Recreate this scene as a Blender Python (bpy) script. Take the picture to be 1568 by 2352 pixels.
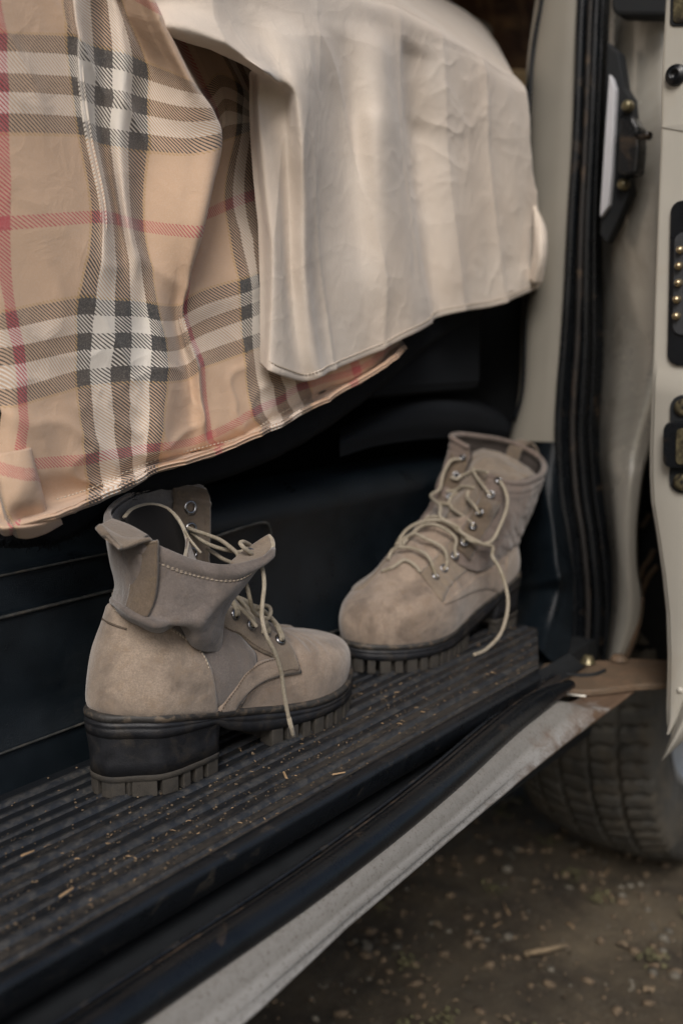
import bpy, bmesh, math, random
import numpy as np
from mathutils import Vector, Matrix, noise as mnoise
from mathutils.bvhtree import BVHTree
random.seed(7); np.random.seed(7)
for o in list(bpy.data.objects): bpy.data.objects.remove(o)
sc = bpy.context.scene
R = math.radians
# ------------------------------------------------------------------ camera, sky, sun, exposure
CP = np.array([0, 0, .32]); YAW = R(37.5); FPX = 2300.; PIT = math.atan(396/2300.)
hh = np.array([math.cos(YAW), math.sin(YAW), 0]); rr = np.array([math.sin(YAW), -math.cos(YAW), 0]); zz = np.array([0, 0, 1.])
fw = hh*math.cos(PIT)-zz*math.sin(PIT); uu = hh*math.sin(PIT)+zz*math.cos(PIT)
cd = bpy.data.cameras.new('camera'); cam = bpy.data.objects.new('camera', cd); sc.collection.objects.link(cam)
M4 = Matrix(((rr[0], uu[0], -fw[0], CP[0]), (rr[1], uu[1], -fw[1], CP[1]), (rr[2], uu[2], -fw[2], CP[2]), (0, 0, 0, 1)))
cam.matrix_world = M4
cd.sensor_fit = 'VERTICAL'; cd.sensor_height = 36; cd.lens = 36*2300/2352.
cd.clip_start = .02; cd.clip_end = 400
cd.dof.use_dof = True; cd.dof.focus_distance = .74; cd.dof.aperture_fstop = 4.2
sc.camera = cam
w = bpy.data.worlds.new('World'); sc.world = w; w.use_nodes = True
nt = w.node_tree; nt.nodes.clear()
sky = nt.nodes.new('ShaderNodeTexSky'); sky.sky_type = 'NISHITA'; sky.sun_disc = False
SUN_EL, SUN_AZ = R(44), R(214)      # azimuth of the sun, counter-clockwise from +X
sky.sun_elevation = SUN_EL; sky.sun_rotation = R(90)-SUN_AZ
sky.air_density = 1.0; sky.dust_density = 4.0; sky.ozone_density = 1.0
bg = nt.nodes.new('ShaderNodeBackground'); bg.inputs['Strength'].default_value = .062
ow = nt.nodes.new('ShaderNodeOutputWorld')
nt.links.new(sky.outputs[0], bg.inputs[0]); nt.links.new(bg.outputs[0], ow.inputs[0])
sl = bpy.data.lights.new('sun', 'SUN'); sl.energy = 1.5; sl.angle = R(26); sl.color = (1, .955, .92)
so = bpy.data.objects.new('sun', sl); sc.collection.objects.link(so)
sd = Vector((math.cos(SUN_AZ)*math.cos(SUN_EL), math.sin(SUN_AZ)*math.cos(SUN_EL), math.sin(SUN_EL)))
so.rotation_euler = sd.to_track_quat('Z', 'Y').to_euler(); so.location = (0, -3, 5)
sc.view_settings.view_transform = 'Standard'; sc.view_settings.look = 'None'
sc.view_settings.exposure = .50; sc.view_settings.gamma = 1
sc.view_settings.use_curve_mapping = False
# ------------------------------------------------------------------ helpers
def ray(px, py): return fw+rr*((px-784)/FPX)+uu*((1176-py)/FPX)
def at(px, py, ax, val):
    """where the sight line through a point of the photograph meets a real plane (layout only)"""
    d = ray(px, py); t = (val-CP[ax])/d[ax]; return CP+d*t
def aty(px, py, y): return at(px, py, 1, y)
def link(o): sc.collection.objects.link(o); return o
def tag(o, label=None, cat=None, group=None, kind=None):
    if label: o['label'] = label
    if cat: o['category'] = cat
    if group: o['group'] = group
    if kind: o['kind'] = kind
    return o
def empty(name, loc, label, cat, group=None):
    o = link(bpy.data.objects.new(name, None)); o.location = loc; o.empty_display_size = .05
    return tag(o, label, cat, group)
def child(o, parent):
    if parent is not None:
        o.parent = parent
        t = Vector((0, 0, 0)); q = parent
        while q is not None: t += q.location; q = q.parent
        o.location = o.location-t
    return o
def obj(name, verts, faces, mat, parent=None, smooth=True, uv=None, solid=0, bev=0, sub=0, off=-1):
    me = bpy.data.meshes.new(name)
    me.from_pydata([tuple(map(float, v)) for v in verts], [], [tuple(f) for f in faces])
    if mat: me.materials.append(mat)
    if smooth:
        me.polygons.foreach_set('use_smooth', [True]*len(me.polygons))
    if uv is not None:
        ul = me.uv_layers.new(name='UVMap')
        li = np.zeros(len(me.loops), dtype=np.int32); me.loops.foreach_get('vertex_index', li)
        ul.data.foreach_set('uv', np.asarray(uv, dtype=np.float32)[li].ravel())
    o = link(bpy.data.objects.new(name, me))
    if sub:
        m = o.modifiers.new('sub', 'SUBSURF'); m.levels = m.render_levels = sub
    if solid:
        m = o.modifiers.new('solid', 'SOLIDIFY'); m.thickness = solid; m.offset = off
    if bev:
        m = o.modifiers.new('bevel', 'BEVEL'); m.width = bev; m.segments = 2; m.limit_method = 'ANGLE'
    child(o, parent)
    return o
def gfaces(nr, nc, wrap=False):
    f = []
    for i in range(nr-1):
        for j in range(nc if wrap else nc-1):
            a = i*nc+j; b = i*nc+(j+1) % nc; f.append((a, b, b+nc, a+nc))
    return f
def crm(n, m):
    """Catmull-Rom matrix m samples x n controls"""
    A = np.zeros((m, n))
    for i, t in enumerate(np.linspace(0, n-1, m)):
        k = min(int(t), n-2); f = t-k
        w4 = [(-f+2*f*f-f**3)/2, (2-5*f*f+3*f**3)/2, (f+4*f*f-3*f**3)/2, (f**3-f*f)/2]
        for q, wt in zip((k-1, k, k+1, k+2), w4):
            if q < 0: A[i, 0] += 2*wt; A[i, 1] -= wt
            elif q > n-1: A[i, n-1] += 2*wt; A[i, n-2] -= wt
            else: A[i, q] += wt
    return A
def bic(ctrl, nr, nc):
    ctrl = np.asarray(ctrl, float)
    return np.einsum('ai,bj,ijk->abk', crm(ctrl.shape[0], nr), crm(ctrl.shape[1], nc), ctrl)
def cr1(knots, vals, t):
    knots = np.asarray(knots, float); vals = np.asarray(vals, float)
    x = np.interp(t, knots, np.arange(len(knots)))
    k = np.clip(x.astype(int) if hasattr(x, 'astype') else int(x), 0, len(knots)-2); f = x-k
    g = lambda i: np.where(i < 0, 2*vals[0]-vals[1], np.where(i > len(vals)-1, 2*vals[-1]-vals[-2], vals[np.clip(i, 0, len(vals)-1)]))
    return ((-f+2*f*f-f**3)*g(k-1)+(2-5*f*f+3*f**3)*g(k)+(f+4*f*f-3*f**3)*g(k+1)+(f**3-f*f)*g(k+2))/2
def gridobj(name, P, mat, parent=None, wrap=False, uv=None, **kw):
    nr, nc = P.shape[:2]
    return obj(name, P.reshape(-1, 3), gfaces(nr, nc, wrap), mat, parent, uv=None if uv is None else uv.reshape(-1, 2), **kw)
def gnormals(P):
    du = np.gradient(P, axis=0); dv = np.gradient(P, axis=1); n = np.cross(du, dv)
    return n/np.maximum(np.linalg.norm(n, axis=2, keepdims=True), 1e-9)
def fbm(x, y, z=0, o=3):
    return mnoise.fractal(Vector((x, y, z)), 1.0, 2.0, o)
def nz(P, sc_, o=3, seed=0):
    s = P.reshape(-1, 3)*sc_
    return np.array([fbm(a[0]+seed, a[1], a[2], o) for a in s]).reshape(P.shape[:-1])
def tube_data(pts, r, n=10, m=None, caps=True, squash=1.0):
    pts = np.asarray(pts, float)
    if m: pts = crm(len(pts), m) @ pts
    T = np.gradient(pts, axis=0); T /= np.maximum(np.linalg.norm(T, axis=1, keepdims=True), 1e-9)
    up = np.array([0, 0, 1.]) if abs(T[0][2]) < .9 else np.array([1., 0, 0])
    N = np.cross(T[0], up); N /= np.linalg.norm(N)
    V = []
    rs = np.interp(np.linspace(0, 1, len(pts)), np.linspace(0, 1, len(r)), r) if hasattr(r, '__len__') else [r]*len(pts)
    for i, p in enumerate(pts):
        N = N-T[i]*np.dot(N, T[i]); N /= max(np.linalg.norm(N), 1e-9); B = np.cross(T[i], N)
        for k in range(n):
            a = 2*math.pi*k/n; V.append(p+rs[i]*(N*math.cos(a)+B*math.sin(a)*squash))
    F = gfaces(len(pts), n, True)
    if caps: F += [tuple(range(n))[::-1], tuple(range(len(V)-n, len(V)))]
    return V, F
def tube(name, pts, r, mat, parent=None, n=10, m=None, **kw):
    V, F = tube_data(pts, r, n, m); return obj(name, V, F, mat, parent, **kw)
class MB:
    def __init__(s): s.V = []; s.F = []
    def add(s, V, F):
        b = len(s.V); s.V += [tuple(map(float, v)) for v in V]; s.F += [tuple(i+b for i in f) for f in F]; return s
    def box(s, a, b):
        x0, y0, z0 = a; x1, y1, z1 = b
        return s.add([(x0, y0, z0), (x1, y0, z0), (x1, y1, z0), (x0, y1, z0), (x0, y0, z1), (x1, y0, z1), (x1, y1, z1), (x0, y1, z1)],
                     [(0, 3, 2, 1), (4, 5, 6, 7), (0, 1, 5, 4), (1, 2, 6, 5), (2, 3, 7, 6), (3, 0, 4, 7)])
    def build(s, name, mat, parent=None, **kw): return obj(name, s.V, s.F, mat, parent, **kw)
def prism(name, poly, d, mat, parent=None, **kw):
    """closed polygon of 3D points extruded by vector d"""
    n = len(poly); d = np.asarray(d, float); V = [np.asarray(p, float) for p in poly]; V += [p+d for p in V]
    F = [tuple(range(n))[::-1], tuple(range(n, 2*n))]+[(i, (i+1) % n, (i+1) % n+n, i+n) for i in range(n)]
    kw.setdefault('smooth', False)
    return obj(name, V, F, mat, parent, **kw)
def lathe(prof, axis_o, axis_d, n=24):
    """prof: list of (radius, height); ring mesh about an axis"""
    d = Vector(axis_d).normalized(); o = Vector(axis_o); a = d.orthogonal().normalized(); b = d.cross(a); V = []
    for r_, h_ in prof:
        for k in range(n):
            t = 2*math.pi*k/n; V.append(tuple(o+d*h_+(a*math.cos(t)+b*math.sin(t))*r_))
    return V, gfaces(len(prof), n, True)
# ------------------------------------------------------------------ materials
def newmat(name):
    m = bpy.data.materials.new(name); m.use_nodes = True; t = m.node_tree; b = t.nodes['Principled BSDF']; return m, t, b
def nodes(t):
    N = lambda k, **kw: (lambda n: ([setattr(n, a, v) for a, v in kw.items()], n)[1])(t.nodes.new(k))
    L = lambda a, b: t.links.new(a, b)
    return N, L
def noise_node(t, scale, detail=4, rough=.6, vec=None, dist=0):
    n = t.nodes.new('ShaderNodeTexNoise'); n.inputs['Scale'].default_value = scale; n.inputs['Detail'].default_value = detail
    n.inputs['Roughness'].default_value = rough; n.inputs['Distortion'].default_value = dist
    if vec is not None: t.links.new(vec, n.inputs['Vector'])
    return n
def ramp(t, src, stops, interp='LINEAR'):
    r = t.nodes.new('ShaderNodeValToRGB'); r.color_ramp.interpolation = interp
    e = r.color_ramp.elements
    while len(e) < len(stops): e.new(.5)
    for q, (p, c) in zip(e, stops):
        q.position = p; q.color = (c, c, c, 1) if not hasattr(c, '__len__') else (*c, 1)
    t.links.new(src, r.inputs[0]); return r.outputs[0]
def mixc(t, fac, a, b, mode='MIX'):
    n = t.nodes.new('ShaderNodeMix'); n.data_type = 'RGBA'; n.blend_type = mode
    for s, v in ((0, fac), (6, a), (7, b)):
        if hasattr(v, 'links') or hasattr(v, 'is_linked'): t.links.new(v, n.inputs[s])
        else: n.inputs[s].default_value = v if s == 0 else (*v, 1)
    return n.outputs[2]
def mth(t, op, a, b=None, c=None):
    n = t.nodes.new('ShaderNodeMath'); n.operation = op
    for i, v in enumerate((a, b, c)):
        if v is None: continue
        if hasattr(v, 'is_linked'): t.links.new(v, n.inputs[i])
        else: n.inputs[i].default_value = v
    return n.outputs[0]
def bump(t, b, h, strength, dist, prev=None):
    n = t.nodes.new('ShaderNodeBump'); n.inputs['Strength'].default_value = strength; n.inputs['Distance'].default_value = dist
    t.links.new(h, n.inputs['Height'])
    if prev is not None: t.links.new(prev, n.inputs['Normal'])
    t.links.new(n.outputs[0], b.inputs['Normal']); return n.outputs[0]
def pos(t): return t.nodes.new('ShaderNodeNewGeometry').outputs['Position']
def simple(name, col, rough=.5, metal=0, var=.15, scale=60, bmp=.0, bscale=600, spec=.5, spots=None, coat=0):
    m, t, b = newmat(name); p = pos(t)
    n = noise_node(t, scale, 5, .6, p)
    c = mixc(t, ramp(t, n.outputs[0], [(.3, 0.), (.7, 1.)]), tuple(x*(1-var) for x in col), tuple(min(1, x*(1+var)) for x in col))
    if spots:
        n2 = noise_node(t, spots[1], 6, .65, p, .6)
        c = mixc(t, ramp(t, n2.outputs[0], [(spots[2], 0.), (spots[3], 1.)]), c, spots[0])
    t.links.new(c, b.inputs['Base Color']); b.inputs['Metallic'].default_value = metal
    r = ramp(t, n.outputs[0], [(.25, max(0, rough-.08)), (.75, min(1, rough+.08))]); t.links.new(r, b.inputs['Roughness'])
    b.inputs['Specular IOR Level'].default_value = spec; b.inputs['Coat Weight'].default_value = coat
    if bmp:
        n3 = noise_node(t, bscale, 3, .6, p); bump(t, b, n3.outputs[0], bmp, .001)
    return m
def suede(name, col, dark, stain, seed=0.):
    m, t, b = newmat(name)
    tc = t.nodes.new('ShaderNodeTexCoord'); mp = t.nodes.new('ShaderNodeMapping'); mp.inputs['Location'].default_value = (seed, seed*.3, 0)
    t.links.new(tc.outputs['Object'], mp.inputs[0]); p = mp.outputs[0]
    n1 = noise_node(t, 28, 5, .62, p, .5); n2 = noise_node(t, 95, 5, .7, p, .3); n3 = noise_node(t, 900, 3, .7, p); n4 = noise_node(t, 2600, 2, .6, p)
    c = mixc(t, ramp(t, n1.outputs[0], [(.40, 0.), (.57, 1.)]), dark, col)
    n6 = noise_node(t, 62, 6, .7, p, .8); c = mixc(t, ramp(t, n6.outputs[0], [(.46, 0.), (.62, .7)]), c, tuple(x*.72 for x in col))
    c = mixc(t, ramp(t, n2.outputs[0], [(.50, 0.), (.68, .7)]), c, stain)
    c = mixc(t, ramp(t, n3.outputs[0], [(.35, .75), (.65, 0.)]), c, tuple(x*.55 for x in col))
    t.links.new(c, b.inputs['Base Color'])
    b.inputs['Roughness'].default_value = .9; b.inputs['Specular IOR Level'].default_value = .2
    b.inputs['Sheen Weight'].default_value = .35; b.inputs['Sheen Roughness'].default_value = .5
    q = bump(t, b, n3.outputs[0], .45, .0006); q = bump(t, b, n2.outputs[0], .5, .002, q); bump(t, b, n4.outputs[0], .35, .0003, q)
    return m
TAN, TAND, TANS = (.39, .305, .235), (.145, .11, .085), (.25, .175, .115)
M = {}
M['suede'] = suede('suede_tan', TAN, TAND, TANS)
M['suede_light'] = suede('suede_counter', (.40, .32, .25), (.16, .125, .098), (.28, .20, .13), 3.)
M['suede_grey'] = suede('suede_grey', (.225, .190, .168), (.11, .093, .083), (.20, .155, .12), 5.)
M['suede_taupe'] = suede('suede_taupe', (.22, .172, .145), (.125, .096, .08), (.19, .14, .11), 7.)
M['suede_brown'] = suede('suede_brown', (.165, .125, .09), (.075, .056, .04), (.20, .145, .08), 8.)
M['suede_facing'] = suede('suede_facing', (.29, .23, .17), (.17, .135, .105), (.22, .165, .11), 11.)
M['suede_edge'] = suede('suede_cut_edge', (.47, .41, .31), (.33, .28, .21), (.4, .34, .24), 1.)
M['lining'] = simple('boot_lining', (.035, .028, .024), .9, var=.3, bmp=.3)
M['lining_tan'] = suede('boot_lining_tan', (.19, .135, .105), (.12, .09, .07), (.15, .11, .08), 2.)
M['rubber_sole'] = simple('sole_rubber', (.013, .014, .017), .5, var=.35, scale=90, bmp=.35, bscale=900, spots=((.055, .047, .038), 60, .48, .75))
M['rubber_lug'] = simple('sole_lug_rubber', (.044, .039, .032), .8, var=.25, scale=120, bmp=.4, bscale=800, spots=((.03, .029, .028), 70, .5, .7))
M['rubber_welt'] = simple('sole_welt', (.032, .030, .028), .6, var=.3, scale=150, bmp=.4, bscale=500, spots=((.15, .115, .08), 110, .5, .7))
M['lace'] = simple('lace_cord', (.37, .325, .25), .9, var=.2, scale=500, bmp=.8, bscale=1500, spots=((.24, .20, .13), 60, .5, .75))
M['suede_slate'] = suede('suede_slate', (.16, .15, .145), (.10, .095, .095), (.13, .115, .10), 6.)
M['tongue_shade'] = simple('tongue_shade', (.006, .005, .005), .95, var=.3)  # near black: shade inside the collar is put into the colour
M['sheet_thread'] = simple('sheet_thread', (.36, .30, .23), .9)
M['thread'] = simple('stitch_thread', (.46, .39, .30), .8, var=.1)
M['thread_dark'] = simple('stitch_thread_dark', (.10, .075, .055), .8, var=.1)
M['nickel'] = simple('eyelet_metal', (.30, .30, .31), .22, 1., var=.25, scale=900)
M['black_plastic'] = simple('black_plastic', (.006, .0095, .013), .32, var=.3, scale=25, bmp=.5, bscale=1500, spots=((.02, .022, .023), 9, .55, .9), spec=.4)
M['bead'] = simple('edge_highlight_dust', (.045, .047, .046), .35, var=.5, scale=70, spots=((.10, .09, .075), 60, .5, .7))  # lighter than the panel: dust plus edge highlights put into the colour
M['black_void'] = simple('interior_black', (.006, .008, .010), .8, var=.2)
M['black_rubber'] = simple('seal_rubber', (.006, .0075, .0095), .28, var=.2, scale=30, bmp=.2, bscale=500, spots=((.10, .07, .045), 22, .60, .80))
M['seal_dusty'] = simple('seal_dusty', (.018, .016, .015), .6, var=.3, scale=30, bmp=.3, spots=((.12, .08, .05), 35, .54, .78))
M['paint'] = simple('silver_paint', (.43, .41, .35), .38, .35, var=.06, scale=8, coat=.3, spots=((.36, .30, .20), 5, .55, .9))
M['paint_inner'] = simple('silver_paint_jamb', (.54, .52, .46), .27, .3, var=.08, scale=6, coat=.3, spots=((.17, .145, .11), 5, .5, .85))
M['door_paint'] = simple('door_paint', (.52, .50, .44), .38, .15, var=.05, scale=7, bmp=.05, bscale=300, spots=((.46, .40, .30), 9, .55, .9))
M['greasy'] = simple('greasy_metal', (.22, .19, .11), .35, .6, var=.4, scale=120, spots=((.04, .035, .03), 90, .45, .6))
M['brass'] = simple('brass_pin', (.52, .42, .26), .3, .9, var=.2, scale=300)
M['pillar_trim'] = simple('pillar_paint_shaded', (.235, .22, .185), .6, var=.08, scale=6)  # silver paint made dimmer: the pillar's shade is put into the colour
M['white_plastic'] = simple('white_plastic', (.52, .53, .56), .5, var=.03)
M['black_cloth'] = simple('black_cloth', (.007, .009, .012), .95, var=.25, scale=200, bmp=.9, bscale=900, spec=.2)
M['rubber_edge'] = simple('step_edge_plastic', (.010, .012, .015), .30, var=.25, scale=60, bmp=.3, bscale=900, spots=((.10, .085, .065), 50, .58, .8))
def rusty(name, base, lo, hi, sc_=14):
    m, t, b = newmat(name); p = pos(t)
    n1 = noise_node(t, sc_, 8, .68, p, .4); n2 = noise_node(t, 130, 6, .75, p, .2); n3 = noise_node(t, 420, 4, .7, p)
    c = mixc(t, ramp(t, n3.outputs[0], [(.35, 0.), (.7, 1.)]), tuple(x*.78 for x in base), base)
    rc = mixc(t, n2.outputs[0], (.045, .03, .022), (.26, .165, .095))
    f = ramp(t, mth(t, 'ADD', mth(t, 'MULTIPLY', n1.outputs[0], .75), mth(t, 'MULTIPLY', n2.outputs[0], .25)), [(lo, 0.), (hi, 1.)])
    c = mixc(t, f, c, rc); t.links.new(c, b.inputs['Base Color'])
    t.links.new(ramp(t, f, [(0., .42), (1., .9)]), b.inputs['Roughness'])
    bump(t, b, n2.outputs[0], .5, .0015); return m
M['rust'] = rusty('rusted_sill', (.13, .10, .07), .36, .60, 26)
def sill_paint():
    # silver rocker paint: speckled road dirt all over, rust that gathers towards the wheel end
    m, t, b = newmat('rocker_paint'); p = pos(t)
    sx = t.nodes.new('ShaderNodeSeparateXYZ'); t.links.new(p, sx.inputs[0])
    n1 = noise_node(t, 30, 8, .7, p, .4); n2 = noise_node(t, 420, 5, .75, p); n3 = noise_node(t, 150, 6, .75, p, .3)
    c = mixc(t, ramp(t, n3.outputs[0], [(.35, 0.), (.7, 1.)]), (.36, .35, .33), (.52, .515, .50))
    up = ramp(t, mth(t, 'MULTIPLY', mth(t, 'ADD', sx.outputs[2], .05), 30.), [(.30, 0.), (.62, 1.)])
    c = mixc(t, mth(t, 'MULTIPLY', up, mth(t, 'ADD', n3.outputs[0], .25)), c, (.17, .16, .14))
    c = mixc(t, ramp(t, n2.outputs[0], [(.54, 0.), (.66, .8)]), c, (.12, .10, .078))
    zl = mth(t, 'MULTIPLY', mth(t, 'SUBTRACT', -.041, sx.outputs[2]), 16.)
    xr = mth(t, 'ADD', zl, mth(t, 'MULTIPLY', mth(t, 'SUBTRACT', sx.outputs[0], .55), .95))
    f = ramp(t, mth(t, 'ADD', n1.outputs[0], xr), [(.58, 0.), (.84, 1.)])
    rc = mixc(t, n3.outputs[0], (.075, .05, .034), (.22, .145, .095))
    c = mixc(t, f, c, rc); t.links.new(c, b.inputs['Base Color'])
    b.inputs['Roughness'].default_value = .55; b.inputs['Metallic'].default_value = .1
    bump(t, b, n2.outputs[0], .15, .0004); return m
M['rocker'] = sill_paint()
def step_mat():
    m, t, b = newmat('step_plastic'); p = pos(t)
    mp = t.nodes.new('ShaderNodeMapping'); mp.inputs['Scale'].default_value = (.35, 1.6, 1); t.links.new(p, mp.inputs[0])
    n1 = noise_node(t, 26, 8, .72, mp.outputs[0], .3); n2 = noise_node(t, 170, 8, .8, p, .4); n3 = noise_node(t, 900, 3, .7, p)
    sx = t.nodes.new('ShaderNodeSeparateXYZ'); t.links.new(p, sx.inputs[0])
    near = mth(t, 'MULTIPLY', mth(t, 'SUBTRACT', .56, sx.outputs[1]), 1.3)
    f = ramp(t, mth(t, 'ADD', mth(t, 'ADD', mth(t, 'MULTIPLY', n1.outputs[0], .6), mth(t, 'MULTIPLY', n2.outputs[0], .4)), near), [(.57, 0.), (.82, .9)])
    c = mixc(t, f, (.010, .012, .015), mixc(t, n2.outputs[0], (.03, .026, .021), (.15, .125, .095)))
    c = mixc(t, ramp(t, n3.outputs[0], [(.64, 0.), (.70, .5)]), c, (.15, .12, .08))
    t.links.new(c, b.inputs['Base Color'])
    t.links.new(ramp(t, f, [(0., .38), (1., .85)]), b.inputs['Roughness'])
    q = bump(t, b, n2.outputs[0], .5, .0012); bump(t, b, n3.outputs[0], .3, .0004, q); return m
M['step'] = step_mat()
def rib_mat():
    m, t, b = newmat('rib_plastic'); p = pos(t)
    n2 = noise_node(t, 140, 8, .8, p, .4); n3 = noise_node(t, 40, 5, .6, p)
    c = mixc(t, ramp(t, n2.outputs[0], [(.45, 0.), (.70, .8)]), (.020, .023, .028), (.10, .094, .083))
    t.links.new(c, b.inputs['Base Color']); b.inputs['Roughness'].default_value = .4
    bump(t, b, n2.outputs[0], .4, .0008); return m
M['rib'] = rib_mat()
def cloth_bump(t, b, uvscale, st=.35):
    uvn = t.nodes.new('ShaderNodeUVMap')
    p = pos(t)
    n1 = noise_node(t, 34, 5, .6, p, .6); n2 = noise_node(t, 1500, 2, .6, p)
    q = bump(t, b, n1.outputs[0], .3, .004)
    for sc3, loc, dd, pw in (((9, 6, 3.5), 0, .006, 6), ((22, 14, 15), 5, .002, 7), ((6, 6, 15), 9, .0025, 8)):
        mp = t.nodes.new('ShaderNodeMapping'); mp.inputs['Scale'].default_value = sc3; mp.inputs['Location'].default_value = (loc, loc, 0); mp.inputs['Rotation'].default_value = (0, .25+loc*.1, 0); t.links.new(p, mp.inputs[0])
        n5 = noise_node(t, 1., 1.5, .5, mp.outputs[0], .6)
        rg = mth(t, 'POWER', mth(t, 'SUBTRACT', 1., mth(t, 'MINIMUM', mth(t, 'MULTIPLY', mth(t, 'ABSOLUTE', mth(t, 'SUBTRACT', n5.outputs[0], .5)), 3.), 1.)), float(pw))
        q = bump(t, b, rg, .10*uvscale, dd, q)
    bump(t, b, n2.outputs[0], st, .0004, q)
def sheet_mat():
    m, t, b = newmat('sheet_cotton'); p = pos(t)
    n = noise_node(t, 9, 4, .55, p, .4); n2 = noise_node(t, 1400, 2, .7, p)
    c = mixc(t, ramp(t, n.outputs[0], [(.35, 0.), (.7, 1.)]), (.62, .535, .45), (.69, .62, .54))
    c = mixc(t, ramp(t, n2.outputs[0], [(.4, .14), (.7, 0.)]), c, (.38, .33, .27))
    t.links.new(c, b.inputs['Base Color']); b.inputs['Roughness'].default_value = .85; b.inputs['Specular IOR Level'].default_value = .25
    b.inputs['Sheen Weight'].default_value = .25
    cloth_bump(t, b, 1); return m
M['sheet'] = sheet_mat()
def plaid_mat(faded=0.):
    m, t, b = newmat('plaid_flannel')
    uvn = t.nodes.new('ShaderNodeUVMap'); s = t.nodes.new('ShaderNodeSeparateXYZ'); t.links.new(uvn.outputs[0], s.inputs[0])
    tan, dk, wh, red, och = (.60, .42, .29), (.028, .036, .043), (.78, .74, .67), (.50, .10, .115), (.50, .33, .16)
    st = [(0., red), (.024, tan), (.316, och), (.326, dk), (.393, wh), (.466, dk), (.534, wh), (.607, dk), (.674, och), (.684, tan), (.976, red)]
    pn = noise_node(t, 1800, 2, .5, pos(t)); jit = mth(t, 'MULTIPLY', mth(t, 'SUBTRACT', pn.outputs[0], .5), .010)
    u = mth(t, 'FRACT', mth(t, 'ADD', mth(t, 'ADD', s.outputs[0], 10), jit)); v = mth(t, 'FRACT', mth(t, 'ADD', mth(t, 'ADD', s.outputs[1], 10), jit))
    cu = ramp(t, u, st, 'CONSTANT'); cv = ramp(t, v, st, 'CONSTANT')
    dg = mth(t, 'FRACT', mth(t, 'MULTIPLY', mth(t, 'SUBTRACT', mth(t, 'ADD', s.outputs[0], 10), s.outputs[1]), 62.))
    tw = ramp(t, dg, [(.0, 0.), (.12, 0.), (.22, 1.), (.55, 1.), (.65, 0.)])
    c = mixc(t, tw, cu, cv)
    n1 = noise_node(t, 16, 5, .6, pos(t), .5); n2 = noise_node(t, 1100, 2, .7, pos(t))
    c = mixc(t, ramp(t, n1.outputs[0], [(.35, .16), (.7, 0.)]), c, (.42, .30, .21))
    c = mixc(t, ramp(t, n2.outputs[0], [(.45, .0), (.75, .22)]), c, (.66, .60, .52))
    t.links.new(c, b.inputs['Base Color']); b.inputs['Roughness'].default_value = .92; b.inputs['Specular IOR Level'].default_value = .15
    b.inputs['Sheen Weight'].default_value = .3
    cloth_bump(t, b, 1., .5); return m
M['plaid'] = plaid_mat()
M['plaid_thread'] = simple('hem_thread', (.55, .48, .38), .9, var=.15)
def ground_mat():
    m, t, b = newmat('forest_soil'); p = pos(t)
    n1 = noise_node(t, 5, 6, .65, p, .5); n2 = noise_node(t, 45, 8, .75, p, .3); n3 = noise_node(t, 220, 4, .7, p)
    c = mixc(t, ramp(t, n1.outputs[0], [(.35, 0.), (.7, 1.)]), (.055, .042, .027), (.19, .15, .095))
    c = mixc(t, ramp(t, n2.outputs[0], [(.55, 0.), (.72, .8)]), c, (.19, .165, .12))
    c = mixc(t, ramp(t, n2.outputs[0], [(.28, .8), (.42, 0.)]), c, (.03, .024, .018))
    c = mixc(t, ramp(t, n3.outputs[0], [(.6, 0.), (.7, .5)]), c, (.23, .19, .14))
    t.links.new(c, b.inputs['Base Color']); b.inputs['Roughness'].default_value = .95
    q = bump(t, b, n2.outputs[0], 1., .012); bump(t, b, n3.outputs[0], .8, .003, q); return m
M['soil'] = ground_mat()
M['pebble'] = simple('pebble', (.15, .135, .105), .85, var=.6, scale=18, bmp=.5, bscale=200)
M['moss'] = simple('moss', (.13, .12, .06), .95, var=.4, scale=90)
M['leaf_dry'] = simple('dry_leaf', (.135, .10, .062), .85, var=.7, scale=9)
M['straw'] = simple('straw', (.40, .27, .15), .8, var=.4, scale=40)
M['crumb'] = simple('soil_crumb', (.13, .095, .06), .95, var=.5, scale=60)
M['twig'] = simple('twig', (.24, .18, .11), .85, var=.3, scale=60)
M['tyre'] = simple('tyre_rubber', (.062, .060, .053), .75, var=.4, scale=18, bmp=.3, bscale=400, spots=((.115, .098, .072), 22, .45, .75))
M['rim'] = simple('rim_silver', (.45, .47, .48), .4, .6)
M['dark_brown'] = simple('dark_brown_fabric', (.16, .08, .045), .9, var=.7, scale=9, spots=((.55, .30, .14), 7, .50, .62))
M['olive'] = simple('pale_cloth', (.6, .55, .45), .9, var=.3, scale=20)
M['wood_pale'] = simple('pale_wood', (.46, .33, .17), .7, var=.15, scale=14)
M['mint'] = simple('mint_cloth', (.15, .65, .52), .8)
M['grey_trim'] = simple('dark_grey_trim', (.035, .038, .042), .6, var=.2, bmp=.3)
M['leaf_green'] = simple('green_fabric', (.03, .06, .03), .9, var=.4, scale=90)
def taper(a, lo, hi): return min(1, max(0, (a-lo)/(hi-lo)))
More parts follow.
